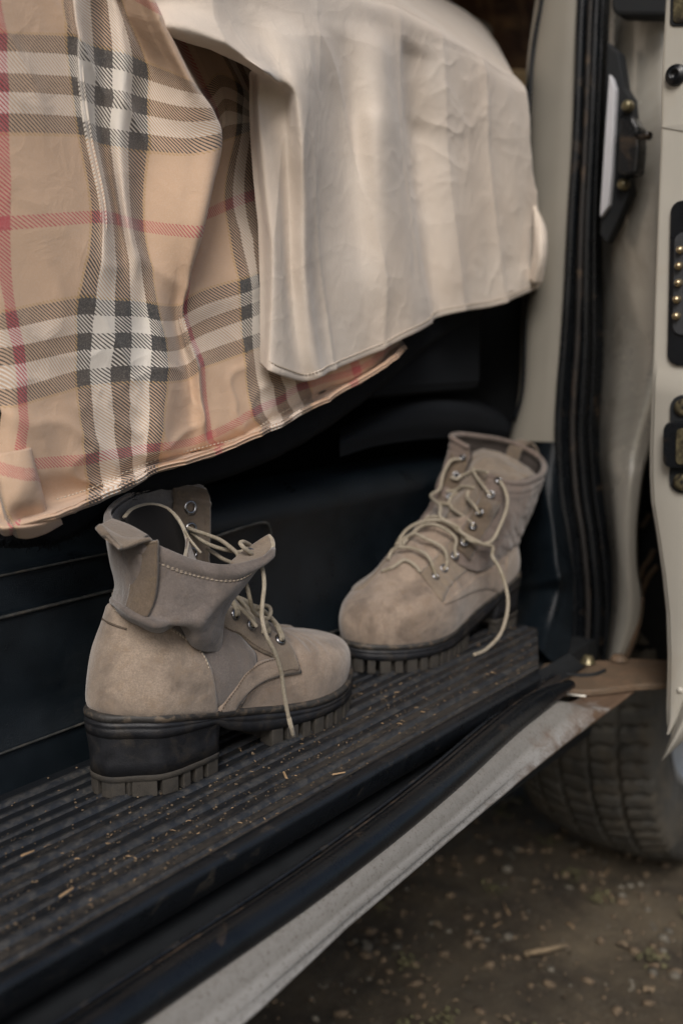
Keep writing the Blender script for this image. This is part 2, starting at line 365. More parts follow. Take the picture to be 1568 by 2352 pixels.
# ------------------------------------------------------------------ ground
ZG = -.48
def ground():
    n = 230; t = np.linspace(-1, 1, n); s = np.sinh(t*6.2)/np.sinh(6.2)*60
    X, Y = np.meshgrid(s+.9, s+.1, indexing='ij'); Z = np.zeros_like(X)
    for i in range(n):
        for j in range(n):
            if abs(s[i]) < 3 and abs(s[j]) < 3:
                x, y = X[i, j], Y[i, j]
                Z[i, j] = .016*fbm(x*3, y*3, 1)+.007*fbm(x*14, y*14, 2)+.003*fbm(x*45, y*45, 3)
    P = np.stack([X, Y, Z+ZG], 2)
    o = gridobj('ground', P, M['soil']); tag(o, kind='structure'); return o
ground()
def gz(x, y): return ZG+.016*fbm(x*3, y*3, 1)+.007*fbm(x*14, y*14, 2)
def proj(p):
    q = np.asarray(p)-CP; d = q@fw; return 784+FPX*(q@rr)/d, 1176-FPX*(q@uu)/d, d
def scatter(name, mat, count, make, label, cat):
    mb = MB(); k = 0; tries = 0
    while k < count and tries < count*30:
        tries += 1
        x = random.uniform(.15, 2.4); y = random.uniform(-.9, 1.2)
        px, py, d = proj((x, y, ZG))
        if d < .3 or px < 300 or px > 1800 or py < 1650 or py > 2500: continue
        make(mb, x, y, gz(x, y)); k += 1
    o = mb.build(name, mat); tag(o, label, cat, kind='stuff')
ICO = bmesh.new(); bmesh.ops.create_icosphere(ICO, subdivisions=1, radius=1)
IV = [tuple(v.co) for v in ICO.verts]; IF = [tuple(v.index for v in f.verts) for f in ICO.faces]; ICO.free()
def pebble(mb, x, y, z):
    s = random.choice([.0018, .0025, .003, .004, .008])*random.uniform(.7, 1.3); a = random.random()*6; c, d = math.cos(a), math.sin(a)
    e = (random.uniform(.7, 1.4), random.uniform(.6, 1), random.uniform(.35, .7))
    V = []
    for v in IV:
        k = random.uniform(.8, 1.15); q = (v[0]*e[0]*s*k, v[1]*e[1]*s*k, v[2]*e[2]*s*k)
        V.append((x+q[0]*c-q[1]*d, y+q[0]*d+q[1]*c, z+q[2]+s*.2))
    mb.add(V, IF)
def leaf(mb, x, y, z, L=None):
    L = L or random.uniform(.005, .018); W = L*random.uniform(.25, .5); a = random.random()*6.3; c, d = math.cos(a), math.sin(a); V = []
    tl = random.uniform(-.3, .3)
    for i in range(5):
        t = i/4; ww = W*math.sin(math.pi*(t*.9+.05)); cu = L*.25*math.sin(t*3)*random.uniform(.5, 1.2)
        for s in (-1, 0, 1):
            u_ = (t-.5)*L; v_ = s*ww; V.append((x+u_*c-v_*d, y+u_*d+v_*c, z+.004+cu+abs(s)*ww*.3+u_*tl))
    mb.add(V, gfaces(5, 3))
def clump(mb, x, y, z):
    for _ in range(26):
        a = random.random()*6.3; r_ = random.uniform(0, .022)
        leaf(mb, x+r_*math.cos(a), y+r_*math.sin(a), z+random.uniform(0, .006), random.uniform(.004, .009))
def fibre(mb, x, y, z, L=None, r_=None):
    L = L or random.uniform(.01, .035); a = random.random()*6.3; k = random.uniform(-1, 1)*.4
    p = [(x+L*t*math.cos(a+k*t), y+L*t*math.sin(a+k*t), z+.003+L*.1*math.sin(3*t)) for t in (0, .5, 1)]
    V, F = tube_data(p, r_ or random.uniform(.0005, .001), 4); mb.add(V, F)
scatter('gravel', M['pebble'], 160, pebble, 'small pale pebbles scattered on the brown soil beside the van', 'gravel')
scatter('leaf_litter', M['leaf_dry'], 220, leaf, 'small dry brown leaves littering the soil beside the van', 'leaf litter')
def stone(mb, x, y, z):
    for _ in range(5): pebble(mb, x+random.gauss(0, .012), y+random.gauss(0, .012), z)
scatter('stone_clusters', M['pebble'], 90, stone, 'clusters of greyish stones pressed into the soil beside the van', 'stones')
scatter('moss_patches', M['moss'], 40, clump, 'olive green moss tufts dotted over the brown soil', 'moss')
scatter('soil_crumbs', M['crumb'], 1800, pebble, 'dark crumbs of earth covering the ground', 'soil')
scatter('fallen_straw', M['straw'], 60, fibre, 'thin straw and needle bits on the soil', 'straw')
tw = [at(1203, 2191, 2, ZG+.012), at(1250, 2182, 2, ZG+.016), at(1300, 2170, 2, ZG+.014)]
tag(tube('twig', tw, [.0035, .0035, .003], M['twig'], n=8), 'pale straight twig lying on the brown soil below the van', 'twig')
# ------------------------------------------------------------------ van
van = empty('van', (.6, .9, ZG), 'silver van with open sliding door, black ribbed step and rust on its sill', 'van')
def yt(x): return float(cr1([-1, .3, .45, .60, .78, 1.0, 1.2], [.350, .353, .354, .364, .384, .392, .395], x))
def yb(x): return float(cr1([-1, .36, .46, .69, .81, 1.0, 1.2], [.335, .344, .354, .366, .371, .373, .374], x))
def xend(y): return .852+max(0, y-.4135)*1.95 if y < .487 else .996
def sweep(name, prof, xs, mat, parent=van, clip=False, **kw):
    """prof(x) -> list of (y,z)"""
    P = np.array([[(min(x, xend(y)) if clip else x, y, z) for y, z in prof(x)] for x in xs]); return gridobj(name, P, mat, parent, **kw)
def arc(cy, cz, r_, a0, a1, n=8): return [(cy+r_*math.cos(R(a0+(a1-a0)*i/n)), cz+r_*math.sin(R(a0+(a1-a0)*i/n))) for i in range(n+1)]
XE = 1.0      # far end of the step
XS = list(np.linspace(-.5, XE, 60))
# step plate: one moulded plate, its raised ribs are sub-parts
step = sweep('step_plate', lambda x: [(.600, 0), (.55, 0), (.50, 0), (.487, 0), (.45, 0), (.422, 0)], XS, M['step'], clip=True)
sweep('step_edge', lambda x: [(.4225, -.0002), (.4215, .0012), (.416, .0016)]+arc(.4145, -.0028, .0044, 80, 190, 7)+[(.4120, -.010), (.4150, -.020), (.418, -.022), (.43, -.0225)], XS, M['rubber_edge'], step, clip=True)
ribmesh = None
for k in range(6):
    y0 = .4420+k*.0285
    if ribmesh is None:
        V = []; pr = [(-.0042, -.001), (-.0032, .0010), (-.0018, .0026), (.0018, .0028), (.0032, .0012), (.0042, -.001)]
        xs = np.linspace(-.5, XE-.02, 90)
        for x in xs:
            for a_, b_ in pr: V.append((x, a_+.0004*math.sin(x*9), b_))
        P = np.array(V).reshape(len(xs), len(pr), 3)
        o = gridobj('rib', P, M['rib'], None); ribmesh = o.data
    else:
        o = link(bpy.data.objects.new('rib', ribmesh))
    s_ = (xend(y0)-.006+.5)/(XE-.02+.5); o.scale = (s_, 1, 1); o.location = (-.5+.5*s_, y0, 0); child(o, step)
fine = None
for k in range(6):
    y0 = .4275+k*.0285
    if fine is None:
        xs = np.linspace(-.5, XE-.02, 60); V = [(x, a_, b_) for x in xs for a_, b_ in ((-.0028, -.001), (-.0014, .0013), (.0014, .0013), (.0028, -.001))]
        o = gridobj('fine_rib', np.array(V).reshape(60, 4, 3), M['rib'], None); fine = o.data
    else: o = link(bpy.data.objects.new('fine_rib', fine))
    s_ = (xend(y0)-.006+.5)/(XE-.02+.5); o.scale = (s_, 1, 1); o.location = (-.5+.5*s_, y0+(.001 if k else 0), 0); child(o, step)
# channel under the step, seal bead, dusty lip, fat rubber seal
sweep('door_channel', lambda x: [(.45, -.0225), (.430, -.034), (yt(x)+.040, -.036), (yt(x)+.034, -.030)], XS, M['black_void'])
def bead():
    xs = np.linspace(-.5, .90, 620); V = []
    for i, x in enumerate(xs):
        r_ = .0016*(1+.16*math.sin(i*2.1))
        for a in range(8): t = a*math.pi/4; V.append((x, yt(x)+.0305+r_*math.cos(t), -.0135+r_*math.sin(t)))
    obj('seal_bead', V, gfaces(len(xs), 8, True), M['rubber_edge'], van)
bead()
XT = list(np.linspace(-.5, .90, 60))
sweep('seal_inner_lip', lambda x: [(yt(x)+.036, -.032), (yt(x)+.034, -.0165), (yt(x)+.0315, -.0150)], XT, M['black_rubber'])
sweep('seal_dust_lip', lambda x: [(yt(x)+.0295, -.0150), (yt(x)+.0265, -.0125+.0006*math.sin(x*40)), (yt(x)+.0245, -.0125), (yt(x)+.0225, -.0170)], XT, M['seal_dusty'])
sweep('door_seal', lambda x: arc(yt(x)+.0125, -.0165-.004*taper(x, .84, .9), .0115*(1-.55*taper(x, .82, .9)), 20, 200, 12), XT, M['black_rubber'])
# silver rocker
XR = list(np.linspace(-.5, .985, 140))
def rock(x):
    a, b = yt(x), yb(x); d = a-b; w_ = .0014*fbm(x*25, 0)
    e = max(0, (x-.62)/.4); ragged = e*.004*fbm(x*60, 3)
    k = min(1, max(0, (x-.83)/.09)); k = k*k*(3-2*k)*.0235; zb_ = -.050+ragged
    if x > .86: zb_ = zb_+(x-.86)/.16*(.006+k*.1)-k*.1
    P_ = [(a+.012, -.024), (a+.001, -.0195), (a-.003-d*.1, -.024), (a-.005-d*.25, -.0290), (a-.0055-d*.40, -.0325+w_), (a-.009-d*.6, -.0350), (b-.0050+d*.1, -.0372), (b-.0078+w_, -.0410),
            (b-.0055, -.0455), (b-.001, zb_), (b+.012, zb_-.003), (b+.05, zb_-.006)]
    return [(y_, min(z_, -.018-k) if z_ > zb_ else z_) for y_, z_ in P_]
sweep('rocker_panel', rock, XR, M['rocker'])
# riser: moulded black panel behind the boots
def riser(x):
    return [(.600, -.003), (.6005, .004), (.603, .029), (.6045, .032), (.611, .036), (.613, .060), (.614, .118), (.6155, .1235), (.6175, .1255), (.623, .1275), (.625, .1490),
            (.6265, .1525), (.630, .1545), (.640, .158), (.641, .175), (.6425, .190), (.651, .203), (.70, .215)]
def riser_right(x):
    k = min(1, max(0, (x-.52)/.05)); k = k*k*(3-2*k); a = riser(x)
    b = [(.600, -.003), (.6005, .004), (.603, .029), (.604, .032), (.606, .040), (.611, .070), (.614, .100), (.614, .118), (.613, .128), (.611, .142), (.608, .152),
         (.6065, .158), (.6085, .164), (.6125, .170), (.6185, .1755), (.6265, .180), (.637, .1835), (.652, .187), (.70, .195)]
    return [(p[0]*(1-k)+q[0]*k, p[1]*(1-k)+q[1]*k) for p, q in zip(a, b)]
rs = sweep('riser_panel', riser_right, list(np.linspace(-.5, 1.16, 90)), M['black_plastic'])
for yy, z_, r_ in ((.6148, .1245, .0014), (.6262, .1518, .0010), (.6030, .0300, .0010)):
    tube('panel_bead', [(x, yy-(.002 if x < .52 else .004), z_) for x in np.linspace(-.5, .56 if z_ > .05 else 1.1, 30)], r_, M['bead'], rs, n=6)  # thin beads added to draw the highlights on the panel's ledges
# recessed pocket outline moulded on the riser
pk = [aty(470, 1242, .606), aty(520, 1224, .606), aty(575, 1206, .606), aty(604, 1200, .606), aty(618, 1208, .606), aty(624, 1240, .606), aty(624, 1275, .606)]
tube('pocket_rim', pk, .0014, M['bead'], rs, m=30)
def hump():
    c = [[aty(px, py, y) for px, py, y in row] for row in [
        [(780, 985, .66), (860, 940, .67), (960, 905, .68), (1060, 905, .68), (1140, 935, .67), (1185, 970, .66)],
        [(780, 1000, .63), (860, 958, .622), (960, 925, .612), (1060, 925, .61), (1135, 950, .615), (1180, 975, .63)],
        [(780, 1015, .612), (860, 985, .605), (960, 965, .60), (1060, 965, .60), (1130, 980, .605), (1178, 988, .612)],
        [(780, 1050, .612), (860, 1025, .61), (960, 1010, .608), (1060, 1005, .608), (1130, 1005, .61), (1178, 1005, .612)]]]
    gridobj('arch_cover', bic(c, 16, 30), M['black_cloth'], van)
hump()
# right-hand plastic trim that runs up beside the far boot
def xg(rows, nr, nc): return bic([[at(px, py, 0, x) for px, py, x in r_] for r_ in rows], nr, nc)
gridobj('pillar_trim', xg([
    [(1110, 1000, 1.20), (1180, 1008, 1.16), (1230, 1012, 1.13), (1258, 1015, 1.12), (1276, 1016, 1.12)],
    [(1110, 1100, 1.20), (1190, 1100, 1.14), (1236, 1100, 1.11), (1262, 1100, 1.11), (1280, 1100, 1.12)],
    [(1110, 1200, 1.20), (1200, 1200, 1.12), (1256, 1200, 1.085), (1276, 1200, 1.09), (1296, 1200, 1.12)],
    [(1110, 1300, 1.20), (1210, 1300, 1.09), (1268, 1295, 1.055), (1290, 1290, 1.07), (1312, 1290, 1.11)],
    [(1110, 1350, 1.18), (1210, 1340, 1.075), (1276, 1328, 1.045), (1294, 1328, 1.06), (1316, 1330, 1.10)],
    [(1110, 1400, 1.16), (1205, 1370, 1.075), (1270, 1362, 1.055), (1290, 1370, 1.065), (1314, 1380, 1.09)],
    [(1110, 1440, 1.12), (1190, 1420, 1.05), (1250, 1430, 1.03), (1280, 1445, 1.04), (1310, 1460, 1.06)],
    [(1110, 1470, 1.10), (1180, 1470, 1.02), (1236, 1490, .985), (1262, 1515, .985), (1300, 1525, 1.00)]], 60, 40), M['black_plastic'], van)
# inner silver pillar strip
gridobj('pillar', xg([
    [(1238, -60, 1.15), (1262, -60, 1.125), (1300, -60, 1.12), (1340, -60, 1.125)],
    [(1214, 102, 1.15), (1238, 102, 1.125), (1290, 102, 1.12), (1332, 102, 1.125)],
    [(1206, 203, 1.15), (1228, 203, 1.125), (1280, 203, 1.12), (1328, 203, 1.125)],
    [(1202, 406, 1.15), (1222, 406, 1.125), (1272, 406, 1.12), (1320, 406, 1.125)],
    [(1200, 600, 1.15), (1222, 600, 1.125), (1266, 600, 1.12), (1308, 600, 1.125)],
    [(1196, 745, 1.15), (1213, 745, 1.125), (1256, 745, 1.12), (1298, 745, 1.125)],
    [(1190, 898, 1.15), (1206, 898, 1.125), (1246, 898, 1.12), (1290, 898, 1.125)],
    [(1168, 1012, 1.15), (1178, 1012, 1.125), (1230, 1014, 1.12), (1284, 1016, 1.125)]], 50, 24), M['pillar_trim'], van)
tube('pillar_edge_trim', [at(px, py, 0, 1.13) for px, py in [(1247, -60), (1246, 0), (1226, 102), (1217, 203), (1211, 305), (1212, 420), (1216, 520), (1218, 620), (1209, 745), (1202, 898), (1180, 965)]], .0035, M['black_rubber'], van, m=40)
# black seal bundle up the pillar
SL = [(1332, -60), (1329, 0), (1324, 102), (1318, 305), (1305, 500), (1295, 677), (1286, 797), (1277, 900), (1273, 1000), (1279, 1135), (1296, 1236), (1307, 1372), (1304, 1490), (1290, 1530)]
SR = [(1396, -60), (1394, 0), (1390, 102), (1382, 305), (1376, 500), (1376, 677), (1378, 797), (1374, 900), (1370, 1000), (1382, 1135), (1396, 1236), (1408, 1340), (1404, 1440), (1394, 1520)]
rows = []
for (a, b), (c, d) in zip(SL, SR):
    rows.append([at(a, b, 0, 1.125), at(a+(c-a)*.35, b, 0, 1.14), at(a+(c-a)*.7, b, 0, 1.145), at(c+6, d, 0, 1.17)])
gridobj('seal_track', bic(rows, 60, 12), M['black_rubber'], van)
for f, r_, xx, mt in ((.10, .0055, 1.122, 'black_rubber'), (.42, .0035, 1.125, 'seal_dusty'), (.62, .0050, 1.125, 'black_rubber'), (.84, .0022, 1.13, 'black_rubber')):
    tube('pillar_seal', [at(a+(c-a)*f, b, 0, xx) for (a, b), (c, d) in zip(SL, SR)], r_, M[mt], van, m=80, n=10)
# outer jamb
JL = [(1392, -60), (1390, 60), (1386, 203), (1378, 400), (1372, 560), (1383, 700), (1383, 830), (1373, 1033), (1383, 1135), (1396, 1236), (1403, 1304), (1400, 1400), (1390, 1473), (1385, 1515)]
JR = [(1580, -60), (1580, 60), (1580, 203), (1580, 400), (1580, 560), (1570, 700), (1560, 830), (1492, 1033), (1476, 1094), (1463, 1202), (1463, 1304), (1473, 1372), (1464, 1440), (1432, 1517)]
bulge = [0, 0, 0, .004, .008, .012, .018, .030, .036, .036, .032, .024, .018, .012]
rows = []
for (a, b), (c, d), g in zip(JL, JR, bulge):
    X0 = 1.20-g*.4
    rows.append([at(a-4, b, 0, X0), at(a+(c-a)*.08, b+(d-b)*.08, 0, 1.17-g*.6), at(a+(c-a)*.25, b+(d-b)*.25, 0, 1.145-g), at(a+(c-a)*.55, b+(d-b)*.55, 0, 1.135-g), at(a+(c-a)*.85, b+(d-b)*.85, 0, 1.14-g), at(c, d, 0, 1.15-g), at(c+2, d, 0, 1.19-g)])
gridobj('door_jamb', bic(rows, 90, 36), M['paint_inner'], van)
tube('jamb_rust_edge', [at(px, py, 0, 1.128) for px, py in [(1473, 1372), (1470, 1410), (1463, 1442), (1450, 1480), (1436, 1512)]], .003, M['rust'], van, m=20)
# latch assembly on the jamb
prism('latch_backplate', [at(px, py, 0, 1.105) for px, py in [(1392, 95), (1420, 120), (1432, 200), (1448, 225), (1452, 270), (1442, 300), (1440, 400), (1446, 440), (1420, 500), (1392, 560), (1376, 540), (1384, 300)]], (.02, 0, 0), M['black_void'], van, bev=.002)
prism('latch_body', [at(px, py, 0, 1.085) for px, py in [(1422, 268), (1452, 268), (1464, 290), (1466, 340), (1460, 398), (1436, 404), (1416, 396)]], (.025, 0, 0), M['black_rubber'], van, bev=.003)
tube('latch_pin', [at(1458, 312, 0, 1.09), at(1475, 311, 0, 1.085), at(1490, 312, 0, 1.08)], .0045, M['black_rubber'], van)
for px, py in ((1440, 244), (1430, 424)):
    V, F = lathe([(.0001, -.006), (.004, -.006), (.006, -.003), (.0065, .004)], at(px, py, 0, 1.10), (1, 0, 0), 16)
    obj('latch_bolt', V, F, M['greasy'], van)
prism('striker_wedge', [at(px, py, 0, 1.095) for px, py in [(1397, 169), (1405, 180), (1412, 205), (1403, 400), (1396, 472), (1377, 500), (1376, 488), (1388, 300)]], (.01, 0, 0), M['white_plastic'], van, bev=.0015)
prism('upper_jamb_shadow', [at(px, py, 0, 1.10) for px, py in [(1400, -60), (1545, -60), (1530, 36), (1412, 34), (1402, 20)]], (.03, 0, 0), M['black_void'], van, bev=.004)  # black slab standing in for the shadow at the top of the jamb
# wheel-arch liner seen between jamb and door
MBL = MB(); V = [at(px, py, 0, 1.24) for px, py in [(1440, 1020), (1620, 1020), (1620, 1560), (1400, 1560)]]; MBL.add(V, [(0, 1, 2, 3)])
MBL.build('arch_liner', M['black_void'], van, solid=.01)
for pts in ([(1468, 1330), (1478, 1300), (1490, 1285), (1500, 1262)], [(1470, 1372), (1480, 1340), (1492, 1318), (1508, 1300)], [(1472, 1210), (1482, 1195), (1490, 1180)]):
    tube('arch_reflection', [at(a, b, 0, 1.225) for a, b in pts], .0035, M['rust'], van, m=12)  # brown reflections in the dark liner, built as thin tubes
# rusty shelf at the end of the sill
sh = prism('sill_end_plate', [at(px, py, 2, -.034) for px, py in [(1249, 1524), (1308, 1518), (1391, 1517), (1447, 1512), (1540, 1516), (1545, 1570), (1463, 1574), (1400, 1582), (1354, 1586), (1290, 1588), (1236, 1584), (1216, 1568), (1232, 1545)]], (0, 0, -.006), M['rust'], van, bev=.001)
tube('sill_end_lip', [at(px, py, 2, -.033) for px, py in [(1262, 1540), (1310, 1550), (1360, 1550), (1388, 1540)]], .0022, M['black_void'], van, m=20)
tube('sill_end_edge', [at(px, py, 2, -.036) for px, py in [(1225, 1566), (1250, 1580), (1300, 1588), (1356, 1588), (1400, 1583), (1463, 1576), (1540, 1572)]], .0028, M['rust'], van, m=30)
V, F = lathe([(.0001, .008), (.005, .0075), (.007, .003), (.009, 0)], at(1349, 1521, 2, -.032), (0, 0, 1), 16); obj('sill_bolt', V, F, M['greasy'], van)
V, F = lathe([(.0001, .006), (.006, .0055), (.009, .002), (.010, 0)], at(1420, 1515, 2, -.032), (0, 0, 1), 16); obj('sill_bolt', V, F, M['rust'], van)
tube('sill_highlight', [at(1292, 1593, 2, -.035), at(1330, 1598, 2, -.035), at(1388, 1598, 2, -.036)][:2]+[at(1345, 1599, 2, -.035)], .0013, M['paint_inner'], van, m=8)  # pale tube laid in as a highlight along the sill edge
# sliding door, slid back: its leading edge faces the opening
DX = .95
DE = [(1527, -80), (1525, 0), (1519, 102), (1515, 203), (1513, 339), (1507, 480), (1502, 620), (1497, 760), (1494, 850), (1491, 940), (1488, 1033), (1488, 1090), (1491, 1152), (1504, 1230), (1517, 1321), (1526, 1406), (1529, 1507), (1528, 1560), (1526, 1630), (1527, 1672), (1533, 1690), (1545, 1672), (1568, 1620)]
DE = [q for q in DE if q[1] <= 1630 and q[0] < 1530]+[(1527, 1660), (1531, 1684)]
def doorslab():
    pts = []
    for (a, b_) in zip(DE[:-1], DE[1:]):
        n_ = 3
        for k in range(n_): pts.append((a[0]+(b_[0]-a[0])*k/n_, a[1]+(b_[1]-a[1])*k/n_))
    pts.append(DE[-1]); rows = []
    for px, py in pts:
        pr = max(0, taper(py, 852, 864)); dx = -.0042*pr
        rpx = 1700 if py < 1470 else float(np.interp(py, [1470, 1530, 1600, 1650, 1684], [1640, 1612, 1578, 1556, 1535]))
        L0 = at(px, py, 0, DX); R0 = at(rpx, py, 0, DX); w_ = max(.002, L0[1]-R0[1]); e = min(.0035, w_*.3)
        y = L0[1]; z = L0[2]; zr = R0[2]
        f = lambda d, x: (x, y-d, z+(zr-z)*d/w_)
        rows.append([(DX+1.1, y+.03, z), (DX+.05, y+.001, z), (DX+.0045, y, z), (DX+.0012, y-.0009, z), (DX, y-e*.8, z), (DX, y-e*1.3, z), (DX+dx*.8, y-e*1.6, z), (DX+dx, y-e*1.9, z)]+[f(t_*w_, DX+dx) for t_ in (.62, .8, 1.)]+[(DX+dx+.003, y-w_-.001, zr), (DX+1.1, y-w_-.001, zr)])
    return gridobj('sliding_door', np.array(rows), M['door_paint'], van)
def taper(a, lo, hi): return min(1, max(0, (a-lo)/(hi-lo)))
door = doorslab()
sk = bic([[at(px, py, 0, x) for px, py, x in r_] for r_ in [
    [(1640, 1440, DX-.008+.004), (1660, 1440, DX-.012-.002), (1700, 1440, DX-.008+.004)], [(1588, 1560, DX-.008+.003), (1604, 1570, DX-.012-.003), (1640, 1590, DX-.008+.004)],
    [(1560, 1634, DX-.008+.002), (1574, 1648, DX-.012-.004), (1592, 1668, DX-.008+.003)], [(1541, 1684, DX-.008+.002), (1550, 1695, DX-.012-.004), (1562, 1702, DX-.008+.003)], [(1527, 1722, DX-.008+.001), (1532, 1726, DX-.012-.003), (1538, 1728, DX-.008+.002)], [(1517, 1746, DX-.008), (1519, 1747, DX-.012-.001), (1520, 1746, DX-.008)]]], 50, 12)
Psk = np.concatenate([sk[:, :1]+np.array([.9, .0, 0]), sk, sk[:, -1:]+np.array([.9, 0, 0])], axis=1)
gridobj('door_skin', Psk, M['door_paint'], door)
def rpoly(cx, cy, hw, hh_, r_, x, lean=0, n=6):
    P = []
    for sx, sy, a0 in ((1, -1, -90), (1, 1, 0), (-1, 1, 90), (-1, -1, 180)):
        for i in range(n+1):
            a = R(a0+90*i/n); px = cx+sx*(hw-r_)+r_*math.cos(a); py = cy+sy*(hh_-r_)+r_*math.sin(a)
            P.append(at(px+lean*(cy-py)/100, py, 0, x))
    return P
prism('contact_plate', rpoly(1592, 650, 58, 190, 28, DX-.0035, 2.2), (.012, 0, 0), M['black_rubber'], door, bev=.0012)
prism('contact_strip', rpoly(1578, 652, 34, 118, 22, DX-.0055, 2.2), (.004, 0, 0), M['grey_trim'], door, bev=.001)
for px, py in ((1562, 574), (1559, 611), (1558, 650), (1554, 688), (1553, 726)):
    V, F = lathe([(.0001, -.006), (.0018, -.0056), (.0031, -.0042), (.0037, -.002), (.0037, .002)], at(px, py, 0, DX-.006), (1, 0, 0), 20)
    obj('contact_pin', V, F, M['brass'], door)
prism('striker_plate', rpoly(1569, 1020, 33, 113, 30, DX-.0075, 1.), (.012, 0, 0), M['black_void'], door, bev=.001)
prism('striker_body', rpoly(1562, 1022, 42, 54, 22, DX-.016, 1.), (.012, 0, 0), M['black_rubber'], door, bev=.002)
prism('striker_slot', rpoly(1566, 1026, 16, 42, 12, DX-.0175, 1.), (.004, 0, 0), M['greasy'], door, bev=.001)
for px, py in ((1567, 936), (1564, 1107)):
    V, F = lathe([(.0001, -.0025), (.004, -.0028), (.0075, -.0022), (.0085, .001)], at(px, py, 0, DX-.008), (1, 0, 0), 24); obj('door_screw', V, F, M['greasy'], door)
    c = at(px, py, 0, DX-.0112); MB().box((c[0], c[1]-.0022, c[2]-.0005), (c[0]+.001, c[1]+.0022, c[2]+.0005)).box((c[0]-.0001, c[1]-.0005, c[2]-.0022), (c[0]+.001, c[1]+.0005, c[2]+.0022)).build('screw_cross', M['black_void'], door, smooth=False)
V, F = lathe([(.0001, -.002), (.003, -.002), (.0035, -.0045), (.0055, -.005), (.006, -.0025), (.0085, -.0028), (.0095, 0), (.0098, .003)], at(1550, 172, 0, DX-.002), (1, 0, 0), 28); obj('bump_stop', V, F, M['black_rubber'], door)
prism('lock_slot', rpoly(1575, 20, 38, 40, 10, DX-.0015, 2.), (.004, 0, 0), M['black_void'], door, bev=.001)
prism('lock_plate', rpoly(1578, 14, 34, 38, 10, DX-.0030, 2.), (.004, 0, 0), M['greasy'], door, bev=.001)
prism('door_dent_shade', [at(px, py, 0, DX-.001) for px, py in [(1515, 291), (1545, 286), (1600, 280), (1600, 306), (1545, 297)]], (.002, 0, 0), M['paint_inner'], door)  # thin sliver standing in for the shading of a dent
for px, py in ((1560, 1586),):
    V, F = lathe([(.0001, -.002), (.0018, -.0018), (.003, -.0008), (.0036, .001)], at(px, py, 0, DX-.0045), (1, 0, 0), 12); obj('door_rivet', V, F, M['door_paint'], door)
# wheel
def wheel():
    c = (1.52, .535, -.162); Rr = .318; hw = .104
    prof = []; gro = (-.062, -.022, .022, .062)
    hs = sorted(set([round(-.092+i*.004, 4) for i in range(47)]+[round(g+s, 4) for g in gro for s in (-.0045, -.0035, .0035, .0045)]))
    side = [(.20, -hw*.80), (.22, -hw*.97), (.26, -hw*1.04), (.29, -hw*1.01), (.303, -hw*.97)]
    for r_, h_ in side: prof.append((r_, h_, 0))
    for h_ in hs:
        r_ = Rr-.013*(abs(h_)/.092)**2.6
        g = any(abs(h_-q) < .0040 for q in gro)
        prof.append((r_-(.011 if g else 0), h_, 0 if g else 1))
    for r_, h_ in side[::-1]: prof.append((r_, -h_, 0))
    n = 480; V = []
    for i, (r_, h_, tr) in enumerate(prof):
        for k in range(n):
            a = 2*math.pi*k/n; rr_ = r_
            if tr:
                ph = (k/n*72+h_*6*(1 if h_ > 0 else -1)) % 1
                if ph < (.22 if abs(h_) > .062 else .15): rr_ -= .0085
            V.append((c[0]+rr_*math.cos(a), c[1]+h_, c[2]+rr_*math.sin(a)))
    t = obj('wheel', V, gfaces(len(prof), n, True), M['tyre'], van)
    V, F = lathe([(.20, .02), (.20, -.085), (.192, -.088), (.185, -.07), (.12, -.05), (.06, -.06), (.0001, -.062)], c, (0, 1, 0), 40)
    obj('wheel_rim', V, F, M['rim'], t)
wheel()
# van shell around the opening: floor pan, cabin floor, roof, far wall, front partition, rear quarter
def shell(name, a, b, mat): MB().box(a, b).build(name, M[mat], van, smooth=False)
shell('floor_pan', (-1.6, .47, -.16), (1.12, 2.15, -.04), 'black_void')
shell('roof_panel', (-1.6, .42, 1.28), (2.9, 2.2, 1.34), 'paint')
shell('interior_wall', (-1.6, 2.15, -.1), (2.9, 2.2, 1.28), 'dark_brown')
shell('front_partition', (-1.6, .42, -.1), (-1.55, 2.2, 1.28), 'black_void')
shell('rear_quarter_panel', (1.33, .40, .12), (2.9, .44, 1.28), 'paint')
shell('cabin_floor', (-1.55, .70, .10), (2.9, 2.15, .14), 'black_void')
shell('void_panel', (1.20, .60, .02), (1.30, 1.6, .62), 'black_void')  # black panel added to fill the dark void beside the bed
shell('arch_inner_wall', (1.3, .66, -.16), (2.2, .70, .12), 'black_void')
# ------------------------------------------------------------------ bed inside the van
bed = empty('bed_bench', (.6, .9, .20), 'dark padded bed bench inside the van under the blanket and sheet', 'bed')
MB().box((-.4, .60, .26), (1.06, 1.5, .60)).build('mattress', M['black_cloth'], bed, bev=.012, smooth=False)
skirt = [[aty(px, py, y) for px, py, y in r_] for r_ in [
    [(-60, 1100, .585), (60, 1100, .585), (160, 1080, .585), (300, 1010, .585), (420, 960, .585), (560, 900, .585), (700, 820, .585), (850, 720, .585), (960, 640, .585), (1060, 600, .585), (1150, 560, .585)],
    [(-60, 1150, .592), (60, 1150, .59), (160, 1140, .588), (300, 1080, .585), (420, 1040, .583), (560, 980, .582), (700, 910, .582), (850, 800, .583), (960, 720, .584), (1060, 650, .586), (1150, 620, .588)],
    [(-60, 1225, .600), (60, 1232, .596), (160, 1215, .592), (300, 1120, .589), (420, 1100, .586), (560, 1058, .586), (700, 990, .586), (850, 885, .588), (960, 795, .59), (1060, 728, .594), (1150, 690, .60)],
    [(-60, 1245, .612), (60, 1245, .61), (160, 1225, .608), (300, 1140, .605), (420, 1115, .602), (560, 1072, .602), (700, 1005, .602), (850, 900, .604), (960, 806, .607), (1060, 735, .612), (1150, 692, .62)]]]
P = bic(skirt, 26, 140); P[:, :, 1] += .0015*nz(P, 45)
gridobj('bed_skirt', P, M['black_cloth'], bed, solid=.004)
fz = MB()
